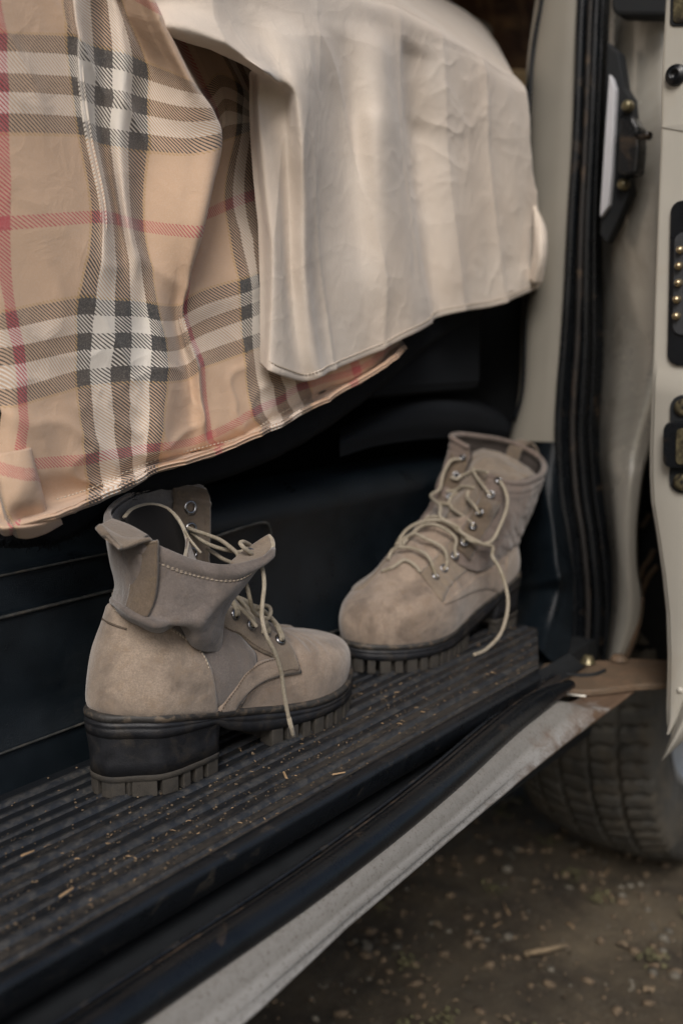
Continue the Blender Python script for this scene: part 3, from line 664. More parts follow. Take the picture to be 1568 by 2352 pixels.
for i in range(900):
    t = random.random(); j = int(t*44)
    p = P[random.choice([17, 18, 19]), j]+np.array([random.gauss(0, .002), -.002, random.gauss(0, .002)])
    V, F = tube_data([p, p+np.array([random.gauss(0, .002), -.002, random.gauss(0, .002)]), p+np.array([random.gauss(0, .003), -.002, random.gauss(0, .003)])], .0003, 3); fz.add(V, F)
o = fz.build('skirt_fluff', M['black_cloth'], bed); tag(o, kind='stuff')
st = MB()
for i in range(150):
    a = .35+.62*i/150*1.0; jj = 8+i*.70
    j = int(jj); f = jj-j
    if j+1 >= 139: break
    p = P[16, j]*(1-f)+P[16, j+1]*f; q = P[16, j]*(1-f-.35)+P[16, j+1]*(f+.35)
    V, F = tube_data([p+np.array([0, -.0012, 0]), q+np.array([0, -.0012, .0004])], .0004, 5); st.add(V, F)
tag(st.build('skirt_stitching', M['grey_trim'], bed), kind='stuff')
# things further inside, soft in the background
def cushion(name, c, s, mat, label, cat, rot=0):
    bm = bmesh.new(); bmesh.ops.create_uvsphere(bm, u_segments=28, v_segments=16, radius=1); V = []
    for v in bm.verts:
        q = [math.copysign(abs(t)**.6, t) for t in v.co]; k = 1+.05*fbm(q[0]*2, q[1]*2, q[2]*2+rot)
        x, y, z = q[0]*s[0]*k, q[1]*s[1]*k, q[2]*s[2]*k; V.append((c[0]+x*math.cos(rot)-z*math.sin(rot), c[1]+y, c[2]+x*math.sin(rot)+z*math.cos(rot)))
    F = [tuple(v.index for v in f.verts) for f in bm.faces]; bm.free()
    return tag(obj(name, V, F, M[mat]), label, cat)
c = aty(1120, 60, 1.35); cushion('brown_cushion', c, (.26, .10, .17), 'dark_brown', 'dark brown patterned cushion in the shade behind the bed', 'cushion', .2)
pp = [aty(1050, 42, 1.15), aty(1078, 62, 1.15), aty(1108, 78, 1.15)]
tag(tube('rolled_cloth', pp, [.010, .02, .022], M['olive'], n=12, m=12), 'small pale rolled cloth lying against the brown cushion', 'cloth')
o = prism('wooden_board', [aty(px, py, .86) for px, py in [(1150, 172), (1180, 158), (1245, 160), (1245, 262), (1200, 235), (1165, 215)]], (0, .03, 0), M['wood_pale'], None, bev=.004)
tag(o, 'pale yellow wooden board between the sheet and the door pillar', 'board')
pp = [aty(840, -6, .95), aty(880, -3, .95), aty(925, 1, .95), aty(952, -10, .95)]
tag(tube('mint_cloth', pp, .008, M['mint'], n=10, m=14), 'mint green cloth edge just above the bed', 'cloth')
# ------------------------------------------------------------------ plaid blanket
US = [-.08, 0, .326, .42, .5, .58, .674, .85, .95, 1.0, 1.15, 1.36, 1.5, 1.64, 2.0, 2.35]
VS = [-.15, .12, .326, .5, .674, 1.0, 1.326, 1.5, 1.674, 2.0, 2.15, 2.20, 2.25]
XY = [
 [(-70,-140),(-20,-140),(140,-130),(165,-125),(205,-110),(235,-95),(250,-80),(285,-60),(315,-60),(345,-50),(400,-40),(460,-20),(510,0),(560,20),(660,60),(760,100)],
 [(-70,-20),(-15,-20),(142,-18),(175,-5),(222,0),(255,8),(278,20),(330,50),(385,85),(405,85),(450,60),(490,80),(530,100),(570,130),(670,160),(780,200)],
 [(-70,85),(-5,78),(152,82),(185,95),(235,112),(285,122),(328,145),(390,170),(437,190),(462,203),(500,172),(545,190),(580,230),(610,250),(700,280),(800,300)],
 [(-70,193),(-3,190),(166,196),(192,208),(237,222),(284,230),(335,245),(415,262),(485,262),(492,262),(515,240),(548,250),(582,270),(615,290),(700,320),(800,340)],
 [(-70,300),(0,303),(180,308),(205,318),(240,330),(280,336),(335,345),(430,352),(502,338),(503,330),(512,322),(546,310),(582,300),(620,310),(710,330),(820,340)],
 [(-70,508),(3,512),(205,498),(235,498),(268,503),(292,510),(330,518),(410,528),(464,530),(458,505),(472,492),(526,468),(575,450),(620,435),(740,400),(860,360)],
 [(-30,722),(18,714),(173,684),(228,688),(275,690),(318,692),(358,700),(398,703),(420,698),(424,690),(465,668),(560,640),(600,625),(640,610),(760,560),(880,500)],
 [(-20,818),(40,812),(173,785),(222,783),(275,780),(325,782),(378,790),(412,785),(430,775),(436,768),(482,745),(566,715),(605,700),(645,688),(765,640),(885,580)],
 [(2,930),(42,925),(175,888),(220,882),(270,875),(318,873),(380,875),(428,868),(452,852),(462,843),(502,830),(571,805),(612,790),(650,770),(770,720),(890,660)],
 [(3,1068),(30,1065),(190,1054),(239,1044),(284,1039),(320,1031),(363,1026),(432,1016),(466,1005),(476,1000),(515,983),(585,942),(642,917),(686,887),(812,850),(920,770)],
 [(0,1160),(22,1165),(203,1128),(244,1110),(288,1090),(322,1074),(360,1060),(438,1042),(480,1030),(500,1022),(540,1003),(600,974),(652,950),(698,922),(810,868),(928,785)],
 [(0,1205),(26,1208),(204,1152),(245,1132),(290,1110),(323,1093),(361,1074),(440,1053),(482,1041),(502,1034),(542,1016),(602,988),(655,965),(700,938),(812,879),(932,795)],
 [(2,1222),(28,1226),(206,1166),(246,1146),(291,1124),(324,1106),(362,1084),(441,1062),(483,1050),(503,1042),(543,1024),(603,996),(656,972),(701,945),(814,884),(934,799)]]
for i_ in range(7, 13): XY[i_][0] = (XY[i_][0][0]-16, XY[i_][0][1])
dep = np.full((13, 16), .572)
dep[:6, 8] = .548; dep[:6, 7] = .556; dep[:6, 9] = .590; dep[:6, 10] = .592; dep[:6, 11:] = .588
dep[1:6, 3] -= .005; dep[1:6, 4] += .006; dep[2:6, 5] -= .007; dep[2:7, 6] += .002
dep[6:9, 8] = .566; dep[6:10, 9] = .574; dep[6:10, 6] = .566; dep[7:10, 7] = .576
dep[10] = .5785; dep[11] = .556; dep[12] = .578; dep[:, 0] += .006
dep[:3, :] -= np.array([.0, .0, .0])[:, None]
ctrl = [[np.append(aty(px, py, dep[i, j]), [US[j], VS[i]]) for j, (px, py) in enumerate(r_)] for i, r_ in enumerate(XY)]
B = bic(ctrl, 240, 300); P = B[:, :, :3].copy(); UVb = B[:, :, 3:].copy()
# cloth wrinkles: soft folds following the drape plus fine crumples near the hem
xx, zzv = P[:, :, 0], P[:, :, 2]
for i in range(P.shape[0]):
    for j in range(P.shape[1]):
        x, z = P[i, j, 0], P[i, j, 2]; v = UVb[i, j, 1]
        hem = min(1, max(0, (v-1.45)/.4))
        f1 = fbm(x*14+z*4, z*4, 3, 1)*.006; f2 = (1-abs(fbm(x*16+z*11+4, z*8, 7, 1)))**6*.003
        f3 = fbm(x*60, z*40, 1, 1)*.0006*hem; f4 = (1-abs(fbm(x*20, z*34+x*10, 11, 1)))**7*.0028*hem
        P[i, j, 1] += f1-f2-f3-f4
plaid = gridobj('plaid_blanket', P, M['plaid'], None, uv=UVb, solid=.003, off=1)
tag(plaid, 'tan flannel blanket with black, white and red plaid hanging over the bed edge', 'blanket')
# mitred corner patch sewn on the lower left corner
cp = bic([[np.append(aty(px, py, y), [u, v]) for px, py, y, u, v in r_] for r_ in [
    [(-8, 1044, .566, -.3, 1.95), (-2, 1043, .562, -.27, 1.95), (20, 1038, .560, -.22, 1.93), (48, 1033, .560, -.13, 1.91), (68, 1029, .562, -.07, 1.89), (74, 1028, .569, -.05, 1.88)],
    [(-8, 1100, .564, -.32, 2.05), (2, 1098, .558, -.29, 2.04), (28, 1094, .555, -.24, 2.02), (56, 1088, .554, -.15, 2.0), (80, 1083, .557, -.09, 1.99), (87, 1082, .568, -.07, 1.98)],
    [(4, 1158, .564, -.34, 2.15), (12, 1155, .556, -.31, 2.14), (38, 1150, .552, -.26, 2.13), (68, 1146, .552, -.17, 2.1), (94, 1141, .556, -.11, 2.09), (101, 1140, .567, -.09, 2.08)],
    [(14, 1196, .564, -.36, 2.22), (22, 1196, .557, -.33, 2.21), (50, 1194, .560, -.28, 2.20), (80, 1189, .561, -.18, 2.18), (106, 1182, .562, -.11, 2.16), (113, 1180, .568, -.09, 2.15)],
    [(22, 1214, .562, -.36, 2.27), (32, 1214, .553, -.33, 2.26), (60, 1212, .551, -.28, 2.25), (94, 1206, .552, -.18, 2.23), (128, 1194, .555, -.11, 2.2), (138, 1190, .566, -.09, 2.2)],
    [(32, 1230, .572, -.36, 2.33), (42, 1236, .570, -.33, 2.32), (66, 1238, .569, -.28, 2.3), (102, 1228, .569, -.18, 2.28), (136, 1210, .572, -.11, 2.26), (146, 1204, .576, -.09, 2.25)]]], 48, 48)
Pc = cp[:, :, :3].copy(); Pc[:, :, 1] += .0012*nz(Pc, 50, 2)
gridobj('corner_patch', Pc, M['plaid'], plaid, uv=cp[:, :, 3:], solid=.003, off=1)
def seam(name, pts, parent, mat, r_=.0006, step_=.0032, gap=.4, m=200, lift=None):
    pts = crm(len(pts), m) @ np.asarray(pts, float); d = np.r_[0, np.cumsum(np.linalg.norm(np.diff(pts, axis=0), axis=1))]
    mb = MB(); s = 0
    while s < d[-1]-step_:
        a = np.array([np.interp(s, d, pts[:, k]) for k in range(3)]); b = np.array([np.interp(s+step_*(1-gap), d, pts[:, k]) for k in range(3)])
        V, F = tube_data([a, (a+b)/2+0*a, b], [r_*.7, r_, r_*.7], 6); mb.add(V, F); s += step_
    return tag(mb.build(name, mat, parent), kind='stuff')
bvh_of = lambda o: BVHTree.FromPolygons([Vector(v.co)+o.matrix_basis.translation for v in o.data.vertices], [tuple(p.vertices) for p in o.data.polygons])
def hit(bvh, px, py):
    d = Vector(ray(px, py)).normalized(); l, n, i, t = bvh.ray_cast(Vector(CP), d)
    if l is None: l, n, i, t = bvh.find_nearest(Vector(CP)+d*.9)
    if n.dot(d) > 0: n = -n
    return np.array(l), np.array(n)
bb = BVHTree.FromPolygons([Vector(p) for p in P.reshape(-1, 3)], gfaces(*P.shape[:2]))
pts = []
for px, py in [(130, 1158), (200, 1135), (250, 1112), (300, 1090), (360, 1062), (430, 1046), (500, 1026), (560, 996), (620, 968), (680, 936), (740, 906), (800, 874)]:
    l, n = hit(bb, px, py); pts.append(l+n*.0034)
seam('hem_stitching', pts, plaid, M['plaid_thread'], .0005, .004)
# ------------------------------------------------------------------ beige sheet
SH = [
 [(200,-200,.80),(300,-200,.80),(380,-200,.80),(450,-200,.80),(530,-200,.80),(600,-190,.80),(660,-180,.80),(740,-150,.80),(830,-100,.80),(900,-60,.80),(985,-20,.80),(1060,20,.80),(1110,60,.78),(1140,100,.74)],
 [(230,-80,.585),(330,-85,.585),(400,-90,.585),(470,-95,.58),(545,-90,.58),(615,-80,.58),(675,-70,.58),(755,-45,.58),(840,0,.58),(915,18,.58),(1000,62,.58),(1075,108,.58),(1140,152,.58),(1180,175,.585)],
 [(330,10,.560),(385,5,.552),(430,10,.545),(490,15,.538),(560,20,.545),(630,30,.545),(690,40,.548),(770,52,.552),(856,60,.556),(925,75,.560),(1006,105,.556),(1080,132,.558),(1148,172,.558),(1196,200,.562)],
 [(372,68,.548),(415,60,.535),(465,60,.530),(520,70,.534),(590,80,.540),(650,90,.538),(708,95,.545),(782,100,.552),(865,115,.550),(932,130,.562),(1010,150,.555),(1084,172,.558),(1152,200,.556),(1199,222,.560)],
 [(500,124,.535),(530,125,.528),(560,128,.524),(592,135,.525),(630,145,.530),(674,150,.532),(718,160,.541),(790,170,.552),(868,180,.549),(938,200,.563),(1014,220,.555),(1090,235,.558),(1160,255,.556),(1205,270,.560)],
 [(577,160,.532),(592,164,.524),(606,167,.520),(622,171,.520),(645,185,.526),(682,198,.530),(721,215,.540),(796,228,.552),(873,240,.548),(942,260,.564),(1018,280,.556),(1094,298,.559),(1164,310,.556),(1208,326,.560)],
 [(573,178,.562),(582,184,.562),(594,192,.560),(612,204,.555),(648,225,.540),(686,242,.532),(724,265,.539),(800,278,.551),(876,292,.547),(946,310,.565),(1021,330,.557),(1097,345,.560),(1168,352,.557),(1211,360,.561)],
 [(574,300,.566),(584,302,.562),(598,308,.556),(618,320,.549),(654,335,.541),(694,348,.534),(728,368,.540),(803,380,.551),(882,395,.548),(950,405,.566),(1028,420,.557),(1102,430,.560),(1174,436,.557),(1220,440,.562)],
 [(580,450,.566),(592,452,.562),(608,458,.557),(632,462,.550),(664,470,.543),(703,478,.540),(734,490,.546),(812,505,.549),(900,520,.549),(962,525,.565),(1040,535,.556),(1112,542,.560),(1186,540,.556),(1246,530,.566)],
 [(588,620,.566),(600,622,.562),(616,628,.556),(640,630,.550),(668,634,.546),(706,638,.545),(738,640,.548),(822,640,.545),(924,640,.550),(975,632,.565),(1046,625,.556),(1114,615,.560),(1192,600,.556),(1250,590,.562)],
 [(592,770,.566),(602,778,.562),(618,790,.557),(644,796,.552),(680,800,.548),(722,792,.549),(752,780,.550),(838,750,.547),(940,706,.552),(984,690,.564),(1054,678,.557),(1118,668,.560),(1190,648,.555),(1247,628,.560)],
 [(594,832,.567),(604,842,.562),(618,852,.556),(645,864,.552),(695,876,.550),(738,866,.551),(766,849,.552),(850,815,.549),(947,768,.553),(988,734,.564),(1060,716,.558),(1122,705,.560),(1190,682,.556),(1243,654,.562)]]
DX_ = [0, -.002, -.008, -.004, .004, -.008, .006, .008, -.010, .012, .004, .003, 0, 0]
SH = [[(a, b_, (y+(d_*min(1, max(0, (i-2)/4)))) if y < .6 else y) for (a, b_, y), d_ in zip(r_, DX_)] for i, r_ in enumerate(SH)]
SH[1] = [(a, b_, SH[2][k_][2]+.004) for k_, (a, b_, y) in enumerate(SH[1])]; SH[0] = [(a, b_, .80) for a, b_, y in SH[0]]; SH.insert(1, [(a, b_, y+.03) for a, b_, y in SH[1]])
B = bic([[aty(*q) for q in r_] for r_ in SH], 300, 360); P = B.copy()
nr, nc = P.shape[:2]
for i in range(nr):
    for j in range(nc):
        x, z = P[i, j, 0], P[i, j, 2]; t = i/(nr-1); s = j/(nc-1)
        k = min(1, max(0, (t-.12)/.2)); cr = min(1, max(0, (s-.55)/.15))*min(1, max(0, (t-.3)/.2))
        f1 = fbm(x*11+z*3.5, z*2.2, 9, 1)*.010*k
        f2 = (1-abs(fbm(x*12+z*2+2, z*2.6, 5, 1)))**6*.005*k
        a = x*42+z*30; b_ = z*42-x*24
        cm = max(0, fbm(x*9, z*9, 21, 1)+.42)*cr
        f3 = ((1-abs(fbm(a*.55, b_*.55, 3, 1)))**5*.0016)*cm+((1-abs(fbm(x*40-z*9, z*30+x*20, 8, 1)))**8*.0016)*k*max(0, fbm(x*6, z*6, 31, 1)+.1)
        P[i, j, 1] += f1-f2-f3
sheet = gridobj('beige_sheet', P, M['sheet'], None, solid=.0007, off=1)
tag(sheet, 'crumpled plain beige cotton sheet draped over the plaid blanket and the bed edge', 'sheet')
# hem band: doubled edge along the bottom with a seam line
hb = []
for j in range(0, nc):
    e = P[-1, j]; f = P[-9, j]; u_ = (f-e)/np.linalg.norm(f-e)
    hb.append([e+np.array([0, -.0012, .0003]), e+u_*.0012+np.array([0, -.0019, 0]), e+u_*.0066+np.array([0, -.0018, 0]), e+u_*.0072+np.array([0, -.0010, 0])])
gridobj('hem_band', np.array(hb).transpose(1, 0, 2), M['sheet'], sheet)
seam('sheet_stitching', [hb[j][2]+np.array([0, -.0005, 0]) for j in range(0, nc, 4)], sheet, M['sheet_thread'], .0006, .0032, .3, 600)
# turned-in pocket fold high on the left, and the flap turned out at the far lower corner
# far lower corner, turned out towards the pillar
Pf = bic([[at(px, py, 0, x) for px, py, x in r_] for r_ in [[(1216, 440, 1.10), (1222, 460, 1.10), (1228, 478, 1.105)], [(1226, 500, 1.085), (1240, 506, 1.085), (1250, 520, 1.09)], [(1226, 560, 1.08), (1240, 562, 1.07), (1254, 560, 1.08)], [(1222, 600, 1.08), (1238, 604, 1.07), (1251, 604, 1.08)], [(1214, 640, 1.09), (1226, 650, 1.08), (1243, 650, 1.085)]]], 30, 16)
gridobj('turned_corner', Pf, M['sheet'], sheet, solid=.0012)
# ------------------------------------------------------------------ boots
class Boot:
    """one combat boot: foot lofted in (u along the sole, v sideways, z up); v > 0 faces the open side of the van"""
    L = .283
    SK = [0, .05, .1, .2, .42, .55, .67, .8, .9, 1]
    HN = [.040, .044, .055, .0515, .0425, .047, .057, .061, .056, .047]
    HF = [.040, .043, .052, .0480, .0400, .044, .051, .055, .052, .045]
    ZS = ([0, .12, .25, .33, .42, .55, .7, .85, 1.], [.0610, .0580, .0505, .0445, .0375, .0300, .0265, .0270, .0300])   # welt height along the sole
    ZB = ([0, .28, .33, .42, .50, .58, .9, 1.], [.046, .040, .031, .021, .0155, .0135, .0135, .0165])             # underside of the midsole
    def __init__(s, name, label, origin, ang, mirror, rings):
        s.o = np.array(origin); s.a = ang; s.m = mirror
        s.root = empty(name, origin, label, 'boot', 'pair of suede combat boots on the step'); s.R = np.array(rings, float)
        s.eyeb = None
    def W(s, u, v, z):
        """boot coordinates to the world"""
        c, d = math.cos(s.a), math.sin(s.a); u = np.asarray(u, float); v = np.asarray(v, float); z = np.asarray(z, float)+0*u
        # along = direction of the toe, side = towards the camera side
        ax, ay = s.m*c, s.m*d; sx, sy = (s.m*d*1., -s.m*c) if s.m > 0 else (-d*-1*-1, -c)
        if s.m < 0: ax, ay = -c, -d; sx, sy = d, -c
        else: ax, ay = c, d; sx, sy = d, -c
        return np.stack([s.o[0]+u*ax+v*sx, s.o[1]+u*ay+v*sy, s.o[2]+z], -1)
    def side(s, q, near):
        return np.interp(q, s.SK, s.HN if near else s.HF) if not hasattr(q, '__len__') else np.interp(q, s.SK, s.HN if near else s.HF)
    def outline(s, phi, inset=0., scale=1.):
        """sole outline; phi 0 at the heel back, pi at the toe, 0..pi on the camera side"""
        q = (1-np.cos(phi))/2; sn = np.sin(phi)
        h = np.where(sn >= 0, cr1(s.SK, s.HN, q), cr1(s.SK, s.HF, q))
        v = np.sign(sn)*np.abs(sn)**.72*h*scale
        u = q*s.L
        if inset:
            du = np.gradient(u); dv = np.gradient(v); n = np.stack([dv, -du], -1); n /= np.maximum(np.linalg.norm(n, axis=-1, keepdims=True), 1e-9)
            u = u+n[..., 0]*inset; v = v+n[..., 1]*inset*1.
        return u, v, q
    def S(s, k, phi):
        """upper surface; ring k 0 at the welt .. top at the ankle"""
        k = np.asarray(k, float)+0*np.asarray(phi); phi = np.asarray(phi, float)+0*k
        n = len(s.R); K = np.arange(n)
        g = lambda c: cr1(K, s.R[:, c], k)
        Fu, Fz, Bu, Bz, m, p, sg = [g(c) for c in range(7)]
        q = (1-np.cos(phi))/2; sn = np.sin(phi)
        u = Bu+(Fu-Bu)*q; z = Bz+(Fz-Bz)*q
        z0 = cr1(s.ZS[0], s.ZS[1], q)-(s.ZS[1][0]+(s.ZS[1][-1]-s.ZS[1][0])*q)
        z = z+z0*np.clip(1-k/(n-1), 0, 1)**1.5+sg*np.sin(math.pi*q)
        qa = np.clip(u/s.L, 0, 1)
        h = np.where(sn >= 0, cr1(s.SK, s.HN, qa), cr1(s.SK, s.HF, qa))
        v = np.sign(sn)*np.abs(sn)**p*h*m
        # flex creases over the vamp and slack at the ankle
        uu_ = u/s.L
        cre = np.zeros_like(u)
        for cc, ww, aa in s.creases:
            cc2 = cc+.03*np.sin(v*60)
            cre += aa*np.exp(-((uu_-cc2)/ww)**2)*np.clip((z-.045)/.03, 0, 1)*np.clip((k-.8)/1.5, 0, 1)
        z = z-cre; v = v*(1-cre*3.)
        return s.W(u, v, z)
    def Sn(s, k, phi, off=0.):
        e = 1e-3; a = s.S(k+e, phi)-s.S(k-e, phi); b = s.S(k, np.asarray(phi)+e)-s.S(k, np.asarray(phi)-e)
        n = np.cross(a, b); n /= np.maximum(np.linalg.norm(n, axis=-1, keepdims=True), 1e-12)
        c = s.W(.45*s.L, 0, .03)
        sg = np.sign(np.sum(n*(s.S(k, phi)-c), -1, keepdims=True)); sg = np.where(sg == 0, 1, sg)
        if sg.ndim: n = n*sg
        return s.S(k, phi)+n*off, n
    creases = [(.655, .012, .0020), (.69, .009, .0016), (.73, .012, .0010), (.60, .014, .0012)]
    def patch(s, name, kf, pf, na, nb, mat, off=.0014, th=.0016, rim=True):
        """leather panel laid over the upper: kf(a,b), pf(a,b) with a,b in 0..1"""
        A, Bq = np.meshgrid(np.linspace(0, 1, na), np.linspace(0, 1, nb), indexing='ij')
        k = np.vectorize(kf)(A, Bq).astype(float); p = np.vectorize(pf)(A, Bq).astype(float)
        P, n = s.Sn(k, p, off)
        edge = np.minimum(np.minimum(A*na, (1-A)*na), np.minimum(Bq*nb, (1-Bq)*nb))
        drop = np.clip(1-edge/2., 0, 1)**2*(off+.0002)
        P = P-n*drop[..., None]
        return gridobj(name, P, mat, s.root, solid=th, off=-1)
    def sole(s):
        n = 220; phi = np.linspace(-math.pi, math.pi, n, endpoint=False)
        def loop(ins, zf):
            u, v, q = s.outline(phi, ins); z = zf(q); return s.W(u, v, z)
        zs = lambda d: (lambda q: cr1(s.ZS[0], s.ZS[1], q)+d); zb = lambda q: cr1(s.ZB[0], s.ZB[1], q)
        zmix = lambda f: (lambda q: zs(0)(q)*(1-f)+zb(q)*f)
        # welt
        Ls = [loop(.010, zs(.0015)), loop(.0035, zs(.0025)), loop(.0010, zs(.0020)), loop(.0, zs(.0002)), loop(.0003, zs(-.0022)), loop(.0022, zs(-.0034)), loop(.0022, zs(-.0040))]
        P = np.array(Ls); gridobj('welt', P, M['rubber_welt'], s.root, wrap=True)
        Ls = [loop(.0022, zs(-.0036)), loop(.0006, zs(-.0044)), loop(.0004, zmix(.45)), loop(.0012, zmix(.5)), loop(.0004, zmix(.56)), loop(.0010, zb), loop(.006, zb), loop(.03, zb)]
        gridobj('midsole', np.array(Ls), M['rubber_sole'], s.root, wrap=True)
        # heel block: D shape with straight breast
        def D(ins, z, lean=0., qe=.298):
            pts = []; pe = math.acos(1-2*qe); ph = np.linspace(-pe, pe, 60); ph2 = np.linspace(-pe-.001, pe+.001, 60)
            u, v, q = s.outline(ph); du = np.gradient(u); dv = np.gradient(v); nn = np.stack([dv, -du], -1); nn /= np.linalg.norm(nn, axis=-1, keepdims=True)
            u = u+nn[:, 0]*ins; v = v+nn[:, 1]*ins
            br = [(qe*s.L-lean, t) for t in np.linspace(v[-1], v[0], 12)[1:-1]]
            return np.array([(a, b) for a, b in zip(np.minimum(u, qe*s.L-lean), v)]+br)
        Hs = []
        for ins, z, ln in ((.001, .042, 0), (.0012, .040, 0), (.0022, .038, .0), (.0028, .032, .0006), (.0032, .026, .001), (.0032, .0166, .001), (.0060, .0164, .001)):
            d = D(ins, z, ln); Hs.append(s.W(d[:, 0], d[:, 1], z if z < .039 else np.minimum(z+.02, cr1(s.ZB[0], s.ZB[1], np.clip(d[:, 0]/s.L, 0, 1))+(z-.040)*.5+.0005)))
        gridobj('heel_block', np.array(Hs), M['rubber_sole'], s.root, wrap=True)
        Hs = []
        for ins, z in ((.006, .0166), (.0030, .0164), (.0026, .0158), (.0028, .0122), (.0040, .0118), (.02, .0118)):
            d = D(ins, z, .001); Hs.append(s.W(d[:, 0], d[:, 1], z))
        gridobj('tread_base', np.array(Hs), M['rubber_lug'], s.root, wrap=True)
        d = D(.010, 0, .006); Hs = [s.W(d[:, 0], d[:, 1], z) for z in (.030, .006)]; c = s.W([.04]*len(d), [0]*len(d), .006); Hs.append(c)
        gridobj('tread_core', np.array(Hs), M['rubber_sole'], s.root, wrap=True)
        # lugs
        def lug(uo, vo, ui, vi, z0, z1, taper=.0006):
            """uo,vo outer points, ui,vi inner points"""
            m = len(uo); V = []
            for z, tp in ((z1, 0), (z0, taper)):
                for a, b, c_, d_ in zip(uo, vo, ui, vi):
                    V.append(s.W(a+(c_-a)*tp*20, b+(d_-b)*tp*20, z)); 
                for a, b, c_, d_ in zip(uo, vo, ui, vi): V.append(s.W(c_, d_, z))
            t = lambda i: i; F = []
            for i in range(m-1):
                F += [(i, i+1, m+i+1, m+i), (2*m+i, 3*m+i, 3*m+i+1, 2*m+i+1), (i, 2*m+i, 2*m+i+1, i+1), (m+i, m+i+1, 3*m+i+1, 3*m+i)]
            F += [(0, m, 3*m, 2*m), (m-1, 3*m-1, 4*m-1, 2*m-1)]
            obj('lug', V, F, M['rubber_lug'], s.root, smooth=False, bev=.0007)
        pe = math.acos(1-2*.292)
        cuts = np.linspace(-pe, pe, 400); u, v, q = s.outline(cuts); du = np.gradient(u); dv = np.gradient(v); nn = np.stack([dv, -du], -1); nn /= np.linalg.norm(nn, axis=-1, keepdims=True)
        dd = np.r_[0, np.cumsum(np.hypot(np.diff(u), np.diff(v)))]; T = dd[-1]
        widths = [.014, .0085, .0085, .0165, .021, .025, .025, .021, .0165, .0085, .0085, .014]
        gap = .0046; k_ = (T-gap*(len(widths)-1))/sum(widths); pos_ = 0
        for wd in widths:
            a, b = pos_, pos_+wd*k_; pos_ = b+gap
            t = np.linspace(a, b, 5); iu = np.interp(t, dd, u+nn[:, 0]*.0034); iv = np.interp(t, dd, v+nn[:, 1]*.0034)
            ju = np.interp(t, dd, u+nn[:, 0]*.015); jv = np.interp(t, dd, v+nn[:, 1]*.015)
            lug(iu, iv, ju, jv, 0., .0124)
        # forefoot lugs round the edge
        ps = math.acos(1-2*.50); cuts = np.linspace(ps, 2*math.pi-ps, 600); u, v, q = s.outline(np.where(cuts > math.pi, cuts-2*math.pi, cuts))
        du = np.gradient(u); dv = np.gradient(v); nn = np.stack([dv, -du], -1); nn /= np.linalg.norm(nn, axis=-1, keepdims=True)
        dd = np.r_[0, np.cumsum(np.hypot(np.diff(u), np.diff(v)))]; T = dd[-1]
        nl = 24; wd = [.0115 if i % 2 else .0085 for i in range(nl)]; wd[0] = wd[-1] = .012; gap = .0046; k_ = (T-gap*(nl-1))/sum(wd); pos_ = 0
        for i in range(nl):
            a, b = pos_, pos_+wd[i]*k_; pos_ = b+gap; t = np.linspace(a, b, 4)
            f = lambda ins: (np.interp(t, dd, u+nn[:, 0]*ins), np.interp(t, dd, v+nn[:, 1]*ins))
            ou, ov = f(.0012); ju, jv = f(.013 if i % 2 else .017)
            qm = np.interp((a+b)/2, dd, q); spring = max(0, (qm-.86)/.14)*.003
            zt = float(cr1(s.ZB[0], s.ZB[1], qm))+.001
            lug(ou, ov, ju, jv, spring, zt)
        # inner tread bars under the ball of the foot
        for i in range(7):
            uc = s.L*(.54+i*.058); lug([uc-.004, uc+.004], [.028, .030], [uc-.004, uc+.004], [-.026, -.028], .001, .015)
        for i in range(3):
            uc = s.L*(.05+i*.075); lug([uc, uc+.009], [.020, .020], [uc, uc+.009], [-.020, -.020], .001, .014)
    def upper(s, mat):
        n = len(s.R); K = np.linspace(0, n-1, 90); ph = np.linspace(-math.pi, math.pi, 161)[:-1]
        KK, PP = np.meshgrid(K, ph, indexing='ij'); P = s.S(KK, PP)
        P[0] -= 0
        o = gridobj('vamp', P, mat, s.root, wrap=True, solid=.0018)
        s.bvh = BVHTree.FromPolygons([Vector(p) for p in P.reshape(-1, 3)], gfaces(P.shape[0], P.shape[1], True)); s.P = P
        return o
def ringf(ctrl, near=1): return [[aty(*q) for q in r_] for r_ in ctrl]
EYE = None
def eyelet(p, n, parent, r_=.0032, hole=True):
    global EYE
    if EYE is None:
        prof = [(.0017, -.0012), (.0019, .0004), (.0023, .0009), (.0029, .0008), (.0034, .0002), (.0035, -.0004)]
        V, F = lathe(prof, (0, 0, 0), (0, 0, 1), 24); EYE = obj('eyelet', V, F, M['nickel'], None); e = EYE
        V, F = lathe([(.0001, -.0006), (.0019, -.0006)], (0, 0, 0), (0, 0, 1), 16)
        EYE.data.materials.append(M['black_void'])
        bm = bmesh.new(); bm.from_mesh(EYE.data); vs = [bm.verts.new(v) for v in V]
        for f in F:
            ff = bm.faces.new([vs[i] for i in f]); ff.material_index = 1
        bm.to_mesh(EYE.data); bm.free()
    else: e = link(EYE.copy()); e.parent = None
    q = Vector(n).to_track_quat('Z', 'Y'); e.rotation_mode = 'QUATERNION'; e.rotation_quaternion = q; s_ = r_/.0032; e.scale = (s_, s_, s_)
    e.location = Vector(p); e.parent = parent
    t = Vector((0, 0, 0)); pr = parent
    while pr is not None: t += pr.location; pr = pr.parent
    e.location = e.location-t
    return e
def lace(name, pts, parent, r_=.00165, m=None):
    return tube(name, pts, r_, M['lace'], parent, n=8, m=m or len(pts)*8)
